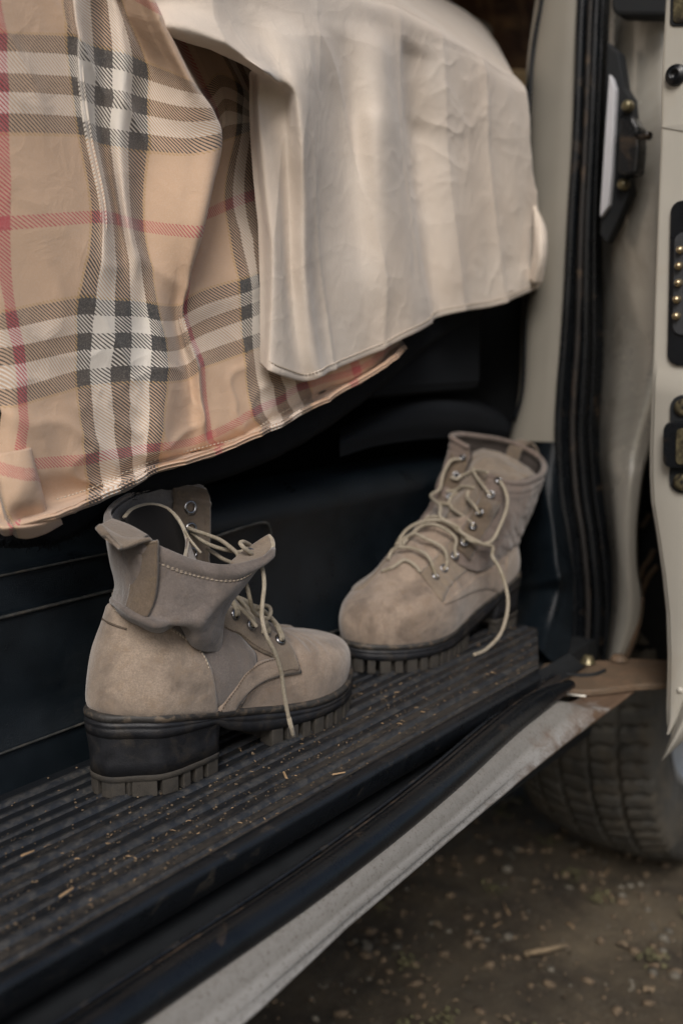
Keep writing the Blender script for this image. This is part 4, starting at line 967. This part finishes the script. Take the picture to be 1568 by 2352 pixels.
def layered(bvhs, px, py, lift=.002):
    best = None
    d = Vector(ray(px, py)).normalized()
    for b in bvhs:
        l, n, i, t = b.ray_cast(Vector(CP), d)
        if l is not None and (best is None or t < best[2]): best = (l, n, t)
    if best is None:
        for b in bvhs:
            for q_ in np.linspace(.6, 1.35, 60):
                l, n, i, t = b.find_nearest(Vector(CP)+d*float(q_))
                if best is None or t < best[2]: best = (l, n, t)
    l, n, _ = best
    if n.dot(d) > 0: n = -n
    return np.array(l)+np.array(n)*lift, np.array(n)
def gb(P, wrap=False): return BVHTree.FromPolygons([Vector(p) for p in P.reshape(-1, 3)], gfaces(P.shape[0], P.shape[1], wrap))
def taper(a, lo, hi): return min(1, max(0, (a-lo)/(hi-lo)))
def common(b, rt):
    """panels both boots share"""
    n = len(b.R)-1
    # heel counter: a dome of leather round the back
    pm = 1.10
    def kf(a, t): return t*n*.80*max(0, 1-abs(2*a-1)**3.2)**.42
    def pf(a, t): return (2*a-1)*pm*(1-.10*t*t)
    b.patch('heel_counter', lambda a, t: kf(a, t), pf, 70, 34, M['suede_light'], .0022, .002)
    # grey quarter below and behind the laces
    for sg in (1, -1):
        b.patch('quarter', lambda a, t: n*(.03+.95*t), lambda a, t: sg*(.86+(1.32-.86+.42*t)*a-(.50*t)*(1-a)), 30, 34, M['suede_grey'], .0012, .0012)
        # facing on the side away from the camera
        if sg < 0: b.patch('facing', lambda a, t: n*(.47+.50*a)-n*.16*t*(1-.35*a), lambda a, t: sg*(2.86-.30*a-(.62-.05*a)*t), 26, 14, M['suede_facing'], .0026, .0014)
def panel(b, name, rows, mat, off=.0026, nr=40, nc=12, th=.0016):
    '''leather panel whose outline is laid on the upper'''
    G = bic([[list(q)+[0] for q in r_] for r_ in rows], nc, nr)[:, :, :2]; P = np.zeros(G.shape[:2]+(3,))
    for i in range(G.shape[0]):
        for j in range(G.shape[1]):
            l, n = layered([b.bvh], G[i, j, 0], G[i, j, 1], 0)
            e = min(i, G.shape[0]-1-i, j, G.shape[1]-1-j)
            P[i, j] = l+n*(off*(1 if e > 0 else .35))
    gridobj(name, P, mat, b.root, solid=th, off=0); return P
# ring columns: front u,z | back u,z | width factor | end sharpness | sag
RINGS = [
 [.2770, .030, .0080, .0610, .93, .72, 0],
 [.2785, .039, .0085, .072, .97, .72, 0],
 [.2765, .048, .0120, .085, .985, .74, 0],
 [.2700, .0555, .0160, .098, .96, .76, -.001],
 [.2580, .0615, .0195, .108, .90, .80, -.002],
 [.2400, .0665, .0220, .116, .825, .86, -.003],
 [.2200, .0720, .0240, .123, .76, .92, -.003],
 [.1980, .0800, .0260, .129, .70, .95, -.002],
 [.1760, .0920, .0280, .134, .655, .95, 0],
 [.1550, .1060, .0295, .139, .62, .92, 0],
 [.1360, .1210, .0310, .143, .60, .85, 0]]
b1 = Boot('combat_boot', 'brown suede combat boot nearest the camera, its open collar flopped sideways with loose laces', (.4215, .543, 0), R(.5), 1, RINGS)
b1.sole(); b1.upper(M['suede']); common(b1, 1)
def mid(a, b, f): return [(p[0]*(1-f)+q[0]*f, p[1]*(1-f)+q[1]*f) for p, q in zip(a, b)]
A_ = [(508, 1385), (540, 1400), (575, 1422), (612, 1446), (645, 1466), (668, 1490), (690, 1545)]; B_ = [(498, 1436), (521, 1449), (548, 1460), (574, 1484), (600, 1500), (625, 1512), (642, 1552)]
PF1 = panel(b1, 'facing', [A_, mid(A_, B_, .35), mid(A_, B_, .7), B_], M['suede_facing'], .0030)
A_ = [(488, 1652), (497, 1628), (515, 1600), (534, 1576), (556, 1545), (591, 1521), (631, 1511)]; B_ = [(536, 1648), (543, 1624), (557, 1603), (574, 1585), (592, 1572), (612, 1562), (646, 1550)]
panel(b1, 'side_band', [A_, mid(A_, B_, .5), B_], M['suede'], .0022, 40, 8)
for ln in (A_, B_): seam('band_stitching', [layered([b1.bvh], p[0]+(3 if ln is A_ else -4), p[1]+3, .0034)[0] for p in ln[1:]], b1.root, M['thread_dark'], .0004, .0026)
seam('facing_stitching', [layered([gb(PF1)], p[0]+3, p[1]-5, .0012)[0] for p in [(500, 1434), (521, 1447), (548, 1458), (574, 1480), (600, 1496), (625, 1508), (640, 1530), (644, 1545), (664, 1542), (682, 1540), (672, 1505)]], b1.root, M['thread_dark'], .0004, .0026)
tube('heel_seam', [layered([b1.bvh], px, py, .0042)[0] for px, py in [(247, 1424), (262, 1432), (278, 1439), (296, 1446)]], .0009, M['thread_dark'], b1.root, n=6, m=20)
# ---- floppy shaft of the near boot
SH1 = [
 [(626,1262,.486),(600,1286,.483),(548,1300,.484),(500,1303,.488),(440,1290,.494),(392,1272,.499),(345,1250,.508),(300,1228,.522),(262,1205,.545),(250,1180,.562),(262,1158,.577),(300,1136,.587),(340,1124,.590),(390,1113,.591),(436,1113,.590),(468,1122,.588)],
 [(622,1276,.484),(594,1300,.481),(548,1314,.482),(500,1316,.486),(440,1303,.492),(392,1286,.497),(345,1264,.505),(300,1242,.519),(257,1215,.542),(246,1192,.561),(258,1170,.579),(300,1150,.590),(340,1138,.593),(390,1128,.594),(438,1128,.593),(474,1140,.590)],
 [(600,1290,.487),(578,1312,.484),(546,1328,.484),(500,1332,.487),(440,1320,.493),(392,1306,.497),(346,1284,.505),(300,1266,.518),(262,1245,.541),(250,1225,.561),(262,1200,.579),(300,1176,.589),(340,1164,.592),(390,1155,.593),(438,1155,.592),(475,1162,.590)],
 [(572,1325,.492),(553,1345,.488),(528,1356,.486),(490,1362,.487),(436,1356,.491),(392,1345,.496),(348,1330,.504),(304,1318,.518),(270,1300,.540),(260,1288,.560),(270,1255,.576),(304,1235,.586),(340,1222,.590),(390,1210,.592),(438,1210,.591),(476,1215,.589)],
 [(545,1358,.497),(528,1375,.493),(505,1388,.490),(470,1396,.489),(425,1394,.491),(384,1386,.495),(344,1372,.503),(304,1362,.517),(280,1350,.536),(270,1338,.555),(280,1310,.571),(304,1290,.582),(340,1278,.586),(390,1265,.588),(438,1262,.588),(477,1265,.586)],
 [(524,1386,.501),(510,1402,.497),(488,1420,.493),(458,1430,.490),(418,1430,.490),(376,1424,.494),(336,1410,.502),(298,1398,.516),(274,1388,.535),(264,1376,.552),(276,1350,.568),(300,1335,.579),(340,1322,.583),(390,1310,.585),(438,1305,.585),(478,1308,.583)],
 [(514,1404,.505),(503,1436,.502),(482,1462,.496),(452,1460,.494),(412,1418,.504),(368,1438,.492),(322,1422,.503),(290,1404,.516),(268,1388,.534),(258,1380,.550),(268,1372,.566),(300,1360,.575),(340,1348,.579),(390,1335,.581),(438,1330,.581),(478,1330,.580)],
 [(510,1418,.510),(502,1486,.507),(480,1494,.503),(450,1482,.500),(408,1430,.511),(366,1448,.508),(320,1430,.519),(286,1412,.529),(268,1392,.546),(264,1384,.556),(268,1388,.562),(300,1380,.571),(340,1366,.575),(390,1352,.577),(438,1345,.578),(478,1345,.578)]]
Psh = bic(ringf(SH1), 90, 150)
nr, nc = Psh.shape[:2]; N = gnormals(Psh)
for i in range(nr):
    for j in range(nc):
        p = Psh[i, j]; t = i/(nr-1); s_ = j/(nc-1)
        d = .0016*fbm(p[0]*40, p[2]*26, p[1]*30, 2)+.0007*(1-abs(fbm(p[0]*60+p[2]*30, p[2]*90, 4, 2)))**5*taper(t, .35, .75)
        if s_ < .5: d -= .0035*math.exp(-((s_-.10-.16*t)/.035)**2)*taper(t, .3, .6)-.0012*math.exp(-((s_-.27+.05*t)/.03)**2)*taper(t, .35, .7)
        band = math.exp(-((t-.265)/.018)**2)*.0013      # stitched-down collar
        Psh[i, j] = p+np.array([0, 1, 0])*(d+band)*(1 if s_ < .5 else -1)
shaft1 = gridobj('shaft', Psh, M['suede_grey'], b1.root, solid=.0022, off=1)
shb = gb(Psh)
Pin = Psh[:, :] .copy(); cen = Psh.mean(axis=1, keepdims=True); v = cen-Pin; v /= np.maximum(np.linalg.norm(v, axis=2, keepdims=True), 1e-6); Pin = Pin+v*.0034
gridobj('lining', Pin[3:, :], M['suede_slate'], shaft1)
Pcl = np.array([Psh[0]+v[0]*.001+[0, 0, .0005], Psh[0]+[0, 0, .0018]-v[0]*.0008, Psh[2]-v[2]*.0022+[0, 0, 0], Psh[10]-v[10]*.0026, Psh[21]-v[21]*.0026, Psh[23]-v[23]*.0004])
# collar bead round the mouth
tube('collar_edge', [p+np.array([0, 0, .0004]) for p in Psh[0][::4]], .0019, M['suede_grey'], shaft1, n=8)
tube('flap_edge', [Psh[i, 0] for i in range(0, nr-20, 5)], .0015, M['suede_edge'], shaft1, n=8)
tube('flap_edge', [Psh[i, -1] for i in range(0, nr-10, 5)], .0015, M['suede_edge'], shaft1, n=8)
seam('collar_stitching', [Psh[24, j]+np.array([0, -.0030, 0]) for j in range(4, 62, 4)], shaft1, M['sheet_thread'], .0005, .0036, .3)
seam('collar_stitching', [Psh[26, j]+np.array([0, -.0030, 0]) for j in range(4, 62, 4)], shaft1, M['sheet_thread'], .0005, .0036, .3)
# inner facing of the far flap, brown, with its two big eyelets
fj = int(nc*.865); Pf = Psh[1:62, fj:-1]-np.array([0, .0042, 0]); farf = gridobj('facing', Pf, M['suede_brown'], shaft1, solid=.0010)
for px, py, r_ in ((435, 1165, .0058), (437, 1214, .0052), (440, 1270, .0045)):
    l, n = layered([gb(Pf)], px, py, .0012); eyelet(l, (n[0]*.3-.25, -1, .15), farf, r_)
fb = gb(Pf)
seam('facing_stitching', [layered([fb], px, py, .0008)[0] for px, py in [(388, 1130), (390, 1150), (392, 1175), (396, 1195)]], farf, M['thread_dark'], .0004, .0026)
seam('facing_stitching', [layered([fb], px, py, .0008)[0] for px, py in [(392, 1121), (430, 1120), (458, 1124), (466, 1140), (469, 1180), (471, 1230), (471, 1270)]], farf, M['thread_dark'], .0004, .0026)
# inner facing of the near flap, turned up at the tip
nf = bic([[aty(*q) for q in r_] for r_ in [
    [(528, 1296, .496), (558, 1270, .502), (592, 1246, .503), (617, 1231, .500)],
    [(540, 1303, .489), (568, 1284, .494), (598, 1264, .496), (622, 1246, .494)],
    [(552, 1303, .4855), (577, 1298, .4855), (601, 1288, .4855), (626, 1263, .4870)]]], 14, 20)
near_f = gridobj('facing', nf, M['suede_facing'], shaft1, solid=.0018)
tube('flap_tip_edge', [aty(617, 1231, .500), aty(624, 1240, .496), aty(627, 1252, .490), aty(625, 1266, .486)], .0018, M['suede_edge'], shaft1, m=12)
l, n = layered([gb(nf)], 577, 1270, .0006); ey = eyelet(l, (-.1, -.75, .65), near_f, .0036)
# tongue curled up inside the collar
tg = []
rim = [(286, 1190, .566), (306, 1170, .575), (345, 1160, .580), (385, 1170, .577), (414, 1200, .567), (430, 1240, .552), (428, 1268, .538), (420, 1300, .525)]
for dz in (0, .012, .03, .05, .065):
    tg.append([aty(*q)+np.array([dz*.25, -dz*.08, -dz]) for q in rim])
Pt = bic(tg, 26, 50); tongue1 = gridobj('tongue', Pt, M['tongue_shade'], b1.root, solid=.0016)
tube('tongue_edge', [p+np.array([0, 0, .0006]) for p in Pt[0][::3]], .0015, M['suede_edge'], tongue1, n=8)
tp2 = bic([[aty(428, 1235, .552), aty(438, 1262, .548), aty(450, 1290, .544)], [aty(425, 1262, .540), aty(430, 1285, .530), aty(436, 1306, .520)]], 10, 12)
gridobj('tongue_fold', tp2, M['lining_tan'], tongue1, solid=.0014)
# pull tab
pt = bic([[aty(*q) for q in r_] for r_ in [
    [(270, 1205, .552), (312, 1222, .536), (346, 1240, .520)],
    [(261, 1191, .549), (300, 1206, .533), (338, 1228, .515)],
    [(243, 1198, .540), (280, 1221, .522), (314, 1246, .504)],
    [(228, 1208, .533), (250, 1232, .518), (274, 1258, .502)],
    [(236, 1216, .528), (258, 1240, .515), (284, 1264, .503)],
    [(286, 1252, .524), (316, 1247, .513), (347, 1243, .503)],
    [(291, 1275, .524), (320, 1272, .511), (350, 1268, .500)],
    [(292, 1320, .522), (320, 1322, .510), (350, 1322, .499)],
    [(286, 1365, .521), (314, 1370, .509), (346, 1372, .499)],
    [(280, 1388, .521), (305, 1400, .509), (336, 1400, .500)],
    [(284, 1394, .521), (306, 1410, .509), (326, 1412, .501)]]], 110, 20); pt[56:, :, 1] -= .0035
tab = gridobj('pull_tab', pt[:58], M['suede_facing'], b1.root, solid=.0028, off=1)
gridobj('tab_strap', pt[56:], M['suede_brown'], tab, solid=.0032, off=1)
# eyelets and laces of the near boot
bv = [b1.bvh]
EY = [(530, 1414), (568, 1438), (602, 1457), (636, 1476)]
E1 = []
for px, py in EY:
    l, n = layered(bv, px, py, .0046); eyelet(l, n, b1.root, .0046); E1.append((l, n))
FX = [(l+np.array([.012, .040, .012])) for l, n in E1]
def over(a, b, h=.008, s=0.): 
    m_ = (a+b)/2; return [a, a+np.array([.001+s, .001, h*.6]), m_+np.array([s, 0, h]), b+np.array([0, 0, h*.4]), b]
laces1 = None
for i in range(4):
    a, n = E1[i]; b_ = FX[i]
    for q in (0, 1):
        e = FX[max(0, i-q)]+np.array([-.004*q, 0, .001*q])
        o = lace('lace', [a-n*.002+np.array([.001*(q*2-1), 0, 0]), a+n*.002+np.array([.001*(q*2-1), 0, .001]), a+np.array([.003, .008, .0105+.002*q]), (a+e)/2+np.array([0, 0, .010+.003*q]), e+np.array([0, 0, .002]), e-np.array([0, 0, .004])], b1.root)
def pl(pts): return [aty(*p) for p in pts]
lace('lace', pl([(432, 1212, .585), (445, 1218, .578), (475, 1228, .560), (505, 1240, .540), (530, 1258, .520), (545, 1272, .506), (548, 1285, .497)]), b1.root, .0017)
lace('lace', pl([(440, 1222, .584), (470, 1245, .565), (500, 1258, .545), (530, 1265, .528), (552, 1268, .515), (575, 1255, .506), (560, 1245, .500), (552, 1248, .498), (560, 1258, .494), (575, 1270, .4935), (580, 1276, .497)]), b1.root, .0017)
lace('lace', pl([(478, 1262, .570), (495, 1272, .556), (512, 1284, .540), (530, 1292, .520), (535, 1300, .505)]), b1.root, .0017)
lace('lace', pl([(425, 1218, .556), (436, 1238, .548), (450, 1256, .540), (462, 1270, .536)]), b1.root, .0010)
# long loose end hanging from the flap tip over the vamp
lace('lace', pl([(598, 1290, .492), (604, 1312, .486), (607, 1345, .482), (603, 1385, .478), (602, 1420, .474), (612, 1460, .468), (632, 1500, .466), (646, 1545, .467), (652, 1590, .468), (660, 1635, .4675), (668, 1668, .467), (673, 1688, .467)]), b1.root, .0017, m=90)
tube('lace_tip', pl([(663, 1648, .4673), (668, 1668, .467), (674, 1690, .467)]), .0018, M['suede_edge'], b1.root, n=8)
lace('lace', pl([(560, 1326, .500), (568, 1350, .494), (574, 1375, .492), (580, 1400, .496), (590, 1412, .500), (600, 1416, .503), (604, 1424, .498), (606, 1440, .494), (605, 1455, .492)]), b1.root, .0017, m=60)
lace('lace', pl([(590, 1398, .520), (604, 1390, .516), (618, 1394, .510), (622, 1406, .505), (616, 1420, .502), (606, 1418, .502)]), b1.root, .0016)
lace('lace', pl([(516, 1372, .540), (535, 1385, .520), (556, 1400, .510), (575, 1420, .504), (590, 1440, .500)]), b1.root, .0016)
# stitching on the heel counter
n_ = len(b1.R)-1
def counter_line(b, f=.94, name='counter_stitching', mat='thread', lift=.0044, sg=1):
    pts = []
    for a in np.linspace(.5, .985, 60):
        k = f*n_*.80*max(0, 1-abs(2*a-1)**3.2)**.42; ph = (2*a-1)*1.10*(1-.10*f*f)*f**.12
        P_, N_ = b.Sn(np.array([k]), np.array([ph*sg]), lift); pts.append(P_[0])
    seam(name, pts, b.root, M[mat], .00045, .0028, .35, 300)
counter_line(b1, .95); counter_line(b1, .91)
# ---- the far boot, facing the other way
Boot.L = .290
FZ2 = [(.2840, .030), (.2865, .042), (.2855, .052), (.2800, .061), (.2680, .068), (.2500, .0745), (.2330, .083), (.2160, .096), (.1950, .107), (.1710, .119), (.1500, .133)]
RINGS2 = [[a, b_]+r_[2:] for (a, b_), r_ in zip(FZ2, RINGS)]
b2 = Boot('combat_boot', 'brown suede combat boot standing farther along the step, upright and laced, toe towards the camera', (1.034, .550, 0), R(-2.0), -1, RINGS2)
b2.creases = [(.615, .013, .0030), (.655, .010, .0024), (.70, .011, .0016), (.57, .013, .0018)]
b2.sole(); b2.upper(M['suede']); common(b2, 1)
z2 = lambda L_: [(722.75+.3672*a, 955.5+.3672*b_) for a, b_ in L_]
A_ = z2([(650, 985), (690, 945), (740, 900), (800, 830), (860, 760), (920, 680)]); B_ = z2([(790, 1178), (830, 1090), (875, 1035), (935, 980), (1000, 915), (1060, 850)])
PF2 = panel(b2, 'facing', [A_, mid(A_, B_, .35), mid(A_, B_, .7), B_], M['suede_facing'], .0030)
A_ = z2([(790, 1178), (860, 1120), (960, 1030), (1050, 960), (1120, 930), (1180, 930)]); B_ = z2([(800, 1182), (880, 1150), (980, 1105), (1070, 1090), (1130, 1110), (1165, 1150)])
panel(b2, 'side_band', [A_, mid(A_, B_, .5), B_], M['suede'], .0022, 40, 8)
SH2 = [
 [(1118,1090,.532),(1142,1102,.520),(1175,1110,.513),(1215,1106,.510),(1243,1090,.518),(1249,1072,.532),(1236,1050,.550),(1200,1028,.568),(1150,1010,.583),(1090,1001,.594),(1050,998,.600),(1034,1003,.598),(1048,1014,.590),(1076,1030,.578)],
 [(1114,1106,.530),(1138,1120,.517),(1172,1130,.510),(1212,1127,.507),(1240,1110,.515),(1246,1090,.531),(1234,1068,.551),(1198,1046,.570),(1148,1028,.585),(1088,1019,.596),(1046,1018,.602),(1030,1024,.600),(1046,1032,.590),(1078,1046,.577)],
 [(1104,1132,.529),(1130,1148,.516),(1166,1158,.510),(1204,1156,.508),(1231,1142,.515),(1238,1122,.531),(1228,1100,.551),(1190,1080,.569),(1142,1062,.584),(1080,1056,.595),(1036,1054,.601),(1022,1060,.599),(1038,1068,.589),(1068,1080,.576)],
 [(1084,1170,.529),(1112,1186,.516),(1152,1196,.508),(1188,1196,.507),(1214,1184,.514),(1222,1164,.530),(1214,1145,.549),(1178,1125,.566),(1130,1110,.580),(1068,1104,.592),(1020,1104,.599),(1005,1110,.597),(1022,1118,.588),(1052,1130,.575)],
 [(1060,1210,.529),(1090,1226,.515),(1132,1236,.507),(1168,1238,.507),(1194,1228,.513),(1202,1210,.528),(1198,1195,.546),(1164,1176,.562),(1116,1160,.576),(1050,1156,.589),(1000,1154,.597),(985,1162,.595),(1004,1170,.586),(1034,1180,.574)],
 [(1036,1246,.530),(1068,1262,.516),(1110,1274,.508),(1148,1276,.508),(1176,1268,.514),(1188,1252,.527),(1186,1238,.544),(1150,1220,.558),(1100,1206,.572),(1030,1200,.586),(976,1194,.596),(962,1202,.594),(984,1210,.585),(1014,1220,.574)],
 [(1012,1274,.532),(1044,1292,.520),(1088,1312,.512),(1128,1306,.512),(1160,1296,.517),(1176,1282,.528),(1178,1268,.542),(1142,1252,.555),(1088,1240,.568),(1012,1232,.582),(956,1222,.594),(944,1228,.592),(966,1238,.583),(994,1248,.573)]]
P2 = bic(ringf(SH2), 80, 140); nr, nc = P2.shape[:2]
cen = P2.mean(axis=1, keepdims=True); v2 = cen-P2; v2 /= np.maximum(np.linalg.norm(v2, axis=2, keepdims=True), 1e-6)
for i in range(nr):
    for j in range(nc):
        p = P2[i, j]; t = i/(nr-1)
        d = .0022*fbm(p[0]*34, p[2]*40, p[1]*30, 2)+.0022*(1-abs(fbm(p[0]*40, p[2]*60+p[0]*30, 14, 2)))**4*taper(t, .25, .6)+math.exp(-((t-.20)/.02)**2)*.0012
        P2[i, j] = p+v2[i, j]*d
shaft2 = gridobj('shaft', P2, M['suede_taupe'], b2.root, solid=.0022, off=0)
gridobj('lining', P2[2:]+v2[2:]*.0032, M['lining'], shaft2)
tube('collar_edge', [p for p in P2[0][::3]], .0034, M['suede_taupe'], shaft2, n=8)
sb2 = gb(P2); bv2 = [sb2, b2.bvh]
# facing strips on both sides of the lacing
def strip(rows, name, par, mat, sh=(14, 6), lift=.0022, th=.0014):
    P = bic([[layered(bv2, px, py, lift)[0] for px, py in r_] for r_ in rows], *sh); return gridobj(name, P, mat, par, solid=th, off=0), P
fs, Pn = strip([[(1120, 1096), (1140, 1100), (1160, 1112)], [(1104, 1140), (1126, 1150), (1144, 1160)], [(1082, 1182), (1104, 1194), (1122, 1206)], [(1060, 1222), (1080, 1236), (1096, 1250)], [(1036, 1256), (1056, 1272), (1074, 1288)]], 'facing', shaft2, M['suede_brown'], (30, 12))
ff, Pff = strip([[(1040, 1008), (1058, 1018), (1074, 1034)], [(1034, 1050), (1052, 1060), (1068, 1078)], [(1022, 1098), (1036, 1110), (1050, 1124)], [(1006, 1140), (1020, 1152), (1032, 1168)], [(984, 1188), (998, 1198), (1010, 1210)]], 'facing', shaft2, M['suede_brown'], (30, 12))
bv3 = bv2+[gb(Pn), gb(Pff)]
# tongue filling the throat, its padded top rolling over the collar
tn = bic([[aty(*q) for q in r_] for r_ in [
    [(1086, 1048, .590), (1110, 1036, .590), (1150, 1046, .575), (1190, 1066, .560), (1226, 1094, .545)],
    [(1084, 1056, .580), (1112, 1048, .570), (1154, 1062, .555), (1194, 1082, .540), (1222, 1098, .530)],
    [(1078, 1072, .576), (1104, 1076, .556), (1140, 1088, .538), (1172, 1098, .526), (1198, 1104, .522)],
    [(1064, 1100, .576), (1086, 1106, .556), (1106, 1116, .540), (1122, 1122, .530), (1140, 1128, .524)],
    [(1044, 1140, .577), (1060, 1146, .560), (1078, 1156, .546), (1092, 1166, .535), (1106, 1172, .528)],
    [(1022, 1186, .577), (1038, 1190, .562), (1054, 1200, .548), (1066, 1208, .538), (1078, 1214, .532)],
    [(994, 1222, .577), (1010, 1226, .564), (1026, 1236, .552), (1038, 1246, .542), (1050, 1252, .536)],
    [(960, 1254, .578), (975, 1258, .566), (990, 1270, .554), (1002, 1280, .545), (1014, 1290, .538)]]], 70, 34)
Nt = gnormals(tn); tn += Nt*(.0022*nz(tn, 60, 2))[..., None]
tongue2 = gridobj('tongue', tn, M['suede_facing'], b2.root, solid=.003)
# pull tab loop at the back
pt = bic([[aty(*q) for q in r_] for r_ in [
    [(1160, 1050, .570), (1190, 1062, .558)], [(1166, 1030, .575), (1196, 1040, .563)], [(1176, 1014, .580), (1206, 1024, .566)], [(1196, 1008, .578), (1222, 1018, .562)],
    [(1214, 1016, .570), (1232, 1026, .556)], [(1222, 1036, .566), (1238, 1042, .552)], [(1224, 1060, .566), (1240, 1064, .552)]]], 50, 10)
gridobj('pull_tab', pt, M['suede_brown'], b2.root, solid=.003)
E2 = []
for px, py in ((1141, 1108), (1125, 1139), (1105, 1178), (1084, 1214), (1064, 1249), (1041, 1280), (1015, 1308), (994, 1328)):
    l, n = layered(bv3, px, py, .0040); eyelet(l, n, b2.root, .0044); E2.append((l, n))
for px, py in ((1059, 1056), (1046, 1093), (1031, 1143)):
    l, n = layered(bv3, px, py, .0038); eyelet(l, n, b2.root, .0040)
allb = bv3+[gb(tn)]
def on2(pts, lift=.0035): return [layered(allb, p[0], p[1], p[2] if len(p) > 2 else lift)[0] for p in pts]
zq = lambda pts, lift=.0035: on2([(722.75+.3672*p[0], 955.5+.3672*p[1])+tuple(p[2:]) for p in pts], lift)
LR = .0018
for L_ in [
    [(740, 1020), (735, 980, .006), (700, 910, .010), (640, 870, .010), (560, 860, .010), (500, 880, .007), (470, 915)],
    [(800, 965), (800, 920, .006), (770, 860, .010), (700, 800, .012), (640, 795, .012), (580, 810, .009), (545, 840)],
    [(870, 890), (875, 850, .006), (840, 790, .011), (770, 740, .013), (700, 740, .012), (620, 780, .009), (560, 830, .005)],
    [(655, 985), (620, 955, .005), (560, 925, .005), (500, 960, .004), (430, 985)],
    [(985, 705), (940, 660, .006), (880, 600, .006), (820, 575, .006), (780, 565)],
    [(930, 800), (860, 720, .008), (780, 670, .009), (720, 670, .008), (690, 690)],
    [(1035, 615), (990, 580, .006), (975, 530, .006), (965, 480, .003)],
    [(1095, 510), (1050, 480, .006), (1025, 410, .006), (1000, 350, .005), (970, 310)],
    [(820, 480), (880, 470, .006), (950, 460, .006), (1010, 462)],
    [(850, 390), (880, 402, .006), (950, 395, .007), (1020, 370, .007), (1080, 370, .004)],
    [(850, 560), (880, 520, .006), (900, 490)]]:
    lace('lace', zq(L_), b2.root, LR, m=48)
# loose bow ends
lace('lace', zq([(1143, 420, .004), (1152, 480, .009), (1150, 550, .012), (1132, 630, .013), (1100, 710, .013), (1060, 775, .012), (1010, 802, .010), (950, 795, .009), (890, 755, .010), (830, 715, .011), (770, 698, .012), (700, 708, .012), (630, 745, .011), (570, 790, .008), (525, 835, .005)]), b2.root, .0019, m=150)
a_ = zq([(900, 285, .004), (865, 300, .010), (825, 345, .013), (795, 410, .014), (772, 490, .014), (757, 570, .014), (760, 640, .014), (785, 690, .014), (850, 725, .013), (920, 775, .012), (990, 800, .013), (1050, 815, .014)])
b_ = pl([(1130, 1278, .486), (1146, 1305, .478), (1160, 1345, .470), (1166, 1385, .463), (1160, 1425, .458), (1146, 1460, .454), (1120, 1488, .452), (1104, 1498, .450), (1088, 1504, .449)])
for q_ in b_[-3:]: q_[2] = max(q_[2], .0045)
lace('lace', a_+b_, b2.root, .0019, m=190)
counter_line(b2, .95)
# ------------------------------------------------------------------ crumbs and straw on the step
def on_step():
    while True:
        x = random.uniform(.24, .98); y = random.triangular(.415, .60, .45); px, py, d = proj((x, y, 0))
        if -20 < px < 1600 and py < 2400 and x < xend(y)-.015: return x, y
mb = MB()
for _ in range(170):
    x, y = on_step(); fibre(mb, x, y, -.0022, random.uniform(.0015, .0055), random.uniform(.00015, .0004))
tag(mb.build('straw_bits', M['straw']), 'tiny bits of straw and wood fibre scattered on the ribbed step', 'straw', kind='stuff')
mb = MB()
for _ in range(2200):
    x, y = on_step(); s_ = random.choice([.0004, .0006, .0009])*random.uniform(.6, 1.4)
    mb.add([(x+v[0]*s_, y+v[1]*s_, .0006+v[2]*s_*.6) for v in IV], IF)
tag(mb.build('dirt_crumbs', M['crumb']), 'brown dirt crumbs lying between the ribs of the step', 'dirt', kind='stuff')
for px, py, L_, a_, lb in ((153, 2052, .012, .1, 'largest tan wood chip lying on the near end of the ribbed step'), (64, 1962, .010, -.15, 'pale straw chip near the left edge of the step'), (655, 1782, .012, .9, 'straw bundle on the step just in front of the near boot'), (778, 1778, .011, -.6, 'curled straw near the outer edge of the step')):
    c = at(px, py, 2, .0035); d = np.array([math.cos(a_), math.sin(a_), 0])*L_/2; e = np.array([-math.sin(a_), math.cos(a_), 0])*.0009
    P_ = [c-d-e, c+d*.9-e*.6+[0, 0, .0005], c+d+e, c-d*.8+e*1.1]
    o = prism('wood_chip', P_, (0, 0, .0009), M['straw'], None, bev=.0003); tag(o, lb, 'wood chip', 'chips lying on the ribbed step')
